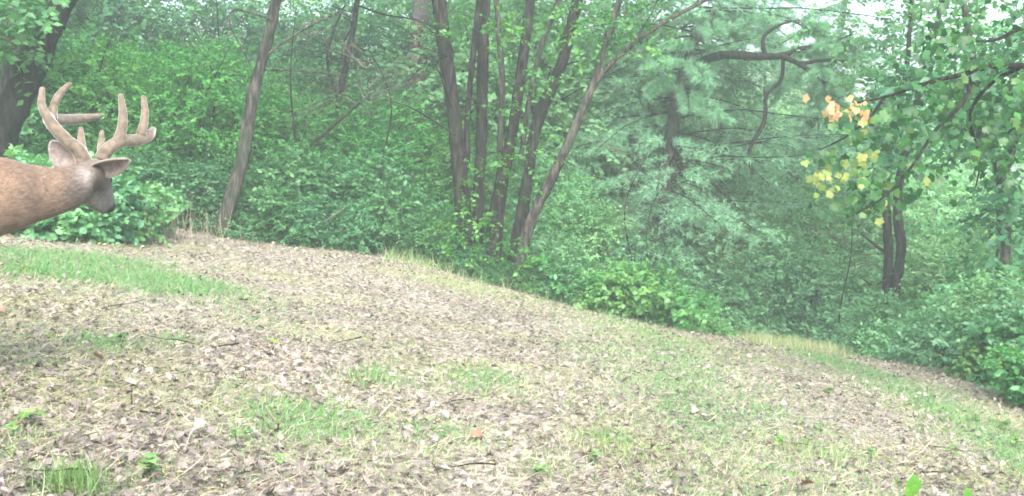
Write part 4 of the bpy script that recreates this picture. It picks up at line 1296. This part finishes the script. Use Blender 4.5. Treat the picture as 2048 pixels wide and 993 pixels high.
# fallen leaves that stand out from the litter
FL = []
for v in range(4):
    tv, tf = oak_template(30 + v)
    me = mesh_np('fallen_leaf', tv * np.array([1, .8, .6]), tf, np.full(len(tv), (.83, .80, .78, .85)[v])); me.materials.append(M['dead']); FL.append(me)
FO = []
for v in range(2):
    tv, tf = oak_template(40 + v)
    me = mesh_np('fallen_leaf', tv * np.array([1, .8, .6]), tf, np.full(len(tv), .97)); me.materials.append(M['dead']); FO.append(me)
FY = []
for v in range(2):
    tv, tf = OVAL
    me = mesh_np('fallen_leaf', tv * np.array([1, .9, .7]), tf, np.full(len(tv), .8)); me.materials.append(M['maple_yellow']); FY.append(me)
def fallen(px, py, L, meshes, label, group=None):
    p = hit(px, py)
    o = link('fallen_leaf', random.choice(meshes))
    o.location = p + Vector((0, 0, .022)); o.rotation_euler = (random.gauss(0, .3), random.gauss(0, .3), random.uniform(0, 6.28)); o.scale = (L, L, L)
    tag(o, label, 'leaf', group)
fallen(105, 906, .085, FL, 'large whitish curled leaf lying in the litter at the lower left')
fallen(528, 688, .11, FY, 'pale yellow fallen leaf lying in the grass left of centre')
fallen(545, 708, .11, FL, 'pale pinkish curled leaf just below the pale yellow leaf')
fallen(70, 546, .12, FY, 'tan yellow leaf at the near edge of the grass strip below the deer')
fallen(660, 952, .09, FL, 'round whitish leaf near the bottom left of centre')
fallen(525, 940, .08, FL, 'small white leaf near the bottom, left of the round whitish leaf')
fallen(960, 890, .09, FO, 'reddish orange dead leaf low in the middle of the clearing')
fallen(1605, 980, .09, FO, 'orange brown leaf at the bottom edge, left of the bright broad leaf')
fallen(820, 640 + 190, .08, FL, 'white leaf left of the middle grass patches')
fallen(755, 785, .09, FL, 'white leaf in front of the fine pale grass tuft')
fallen(190, 725, .09, FO, 'rust coloured leaf in the litter below the left grass patch')
fallen(10, 635, .13, FO, 'rust coloured leaf at the left edge of the clearing')
for k in range(46):
    px, py = random.uniform(20, 2030), random.uniform(640, 985)
    if py < 560 + .16 * px + 20: continue
    fallen(px, py, random.uniform(.045, .075), FL, 'pale dry leaf lying on the darker litter of the clearing', 'pale dry leaves scattered over the clearing')

# bare sticks at the wood edge
def stick(px0, py0, px1, py1, d, wpx, label, mat='dead_wood', foot=True):
    a_, b_ = at(px0, py0, d), at(px1, py1, d - .1)
    root = Vector(a_)
    z = g(a_.x, a_.y); 
    w = Wood(); w.tube([Vector((0, 0, (min(0, z - a_.z) if foot else 0))) - (b_ - a_) * .05, (b_ - a_) * .5 + Vector((.01, 0, .01)), b_ - a_], [wpx * .5 * d / F, wpx * .45 * d / F, wpx * .3 * d / F], sides=6, step=.08, rough=.08)
    o = w.build('stick', M[mat]); o.location = a_
    tag(o, label, 'stick')
stick(675, 502, 682, 456, 14.3, 6, 'short pale upright stick at the thicket foot')
stick(715, 514, 758, 470, 14.3, 5, 'pale slanting stick right of the upright stick')
stick(600, 310, 722, 205, 15.0, 7, 'long bare slanting branch in the thicket left of the clump', 'bark', False)
stick(615, 470, 690, 415, 14.0, 4, 'thin pale stick leaning in the shrubs right of the leaning tree', 'dead_wood', False)
stick(2, 880, 62, 912, 4.9, 4, 'thin pale twig lying at the lower left edge')
random.seed(12)
TWM = []
for v in range(3):
    w = Wood(); sprout(w, (-.12, 0, 0), (1, .1, .0), .26, .004, 1, spread=.5, kids=2, sides=5); TWM.append(w.mesh('twig', M['bark_dark']))
for k in range(26):
    px, py = random.uniform(30, 1950), random.uniform(620, 980)
    if py < 560 + .16 * px + 20: continue
    p = hit(px, py)
    o = link('twig', random.choice(TWM)); o.location = p + Vector((0, 0, .02)); o.rotation_euler = (0, random.gauss(0, .1), random.uniform(0, 6.28))
    s = random.uniform(.6, 1.5); o.scale = (s, s, s)
    tag(o, 'small dark twig lying on the leaf litter', 'twig', 'dark twigs on the clearing')

# ------------------------------------------------------------------ haze in the air
if HAZE > 0:
    bm = bmesh.new()
    bmesh.ops.create_cube(bm, size=1)
    me = bpy.data.meshes.new('haze'); bm.to_mesh(me); bm.free()
    o = link('haze', me)
    zlo, zhi = float(V.min()) if False else float(Z.min()) - 1.0, 14.0
    o.scale = (184, 184, zhi - zlo); o.location = (0, 30, (zhi + zlo) / 2)
    tag(o, 'thin pale haze hanging in the woodland air', kind='stuff')
    m, nt, out = new_mat('haze')
    pv = nt.nodes.new('ShaderNodeVolumePrincipled')
    pv.inputs['Color'].default_value = (.84, .98, .93, 1)
    pv.inputs['Density'].default_value = HAZE
    pv.inputs['Anisotropy'].default_value = .2
    nt.links.new(pv.outputs[0], out.inputs['Volume'])
    me.materials.append(m)
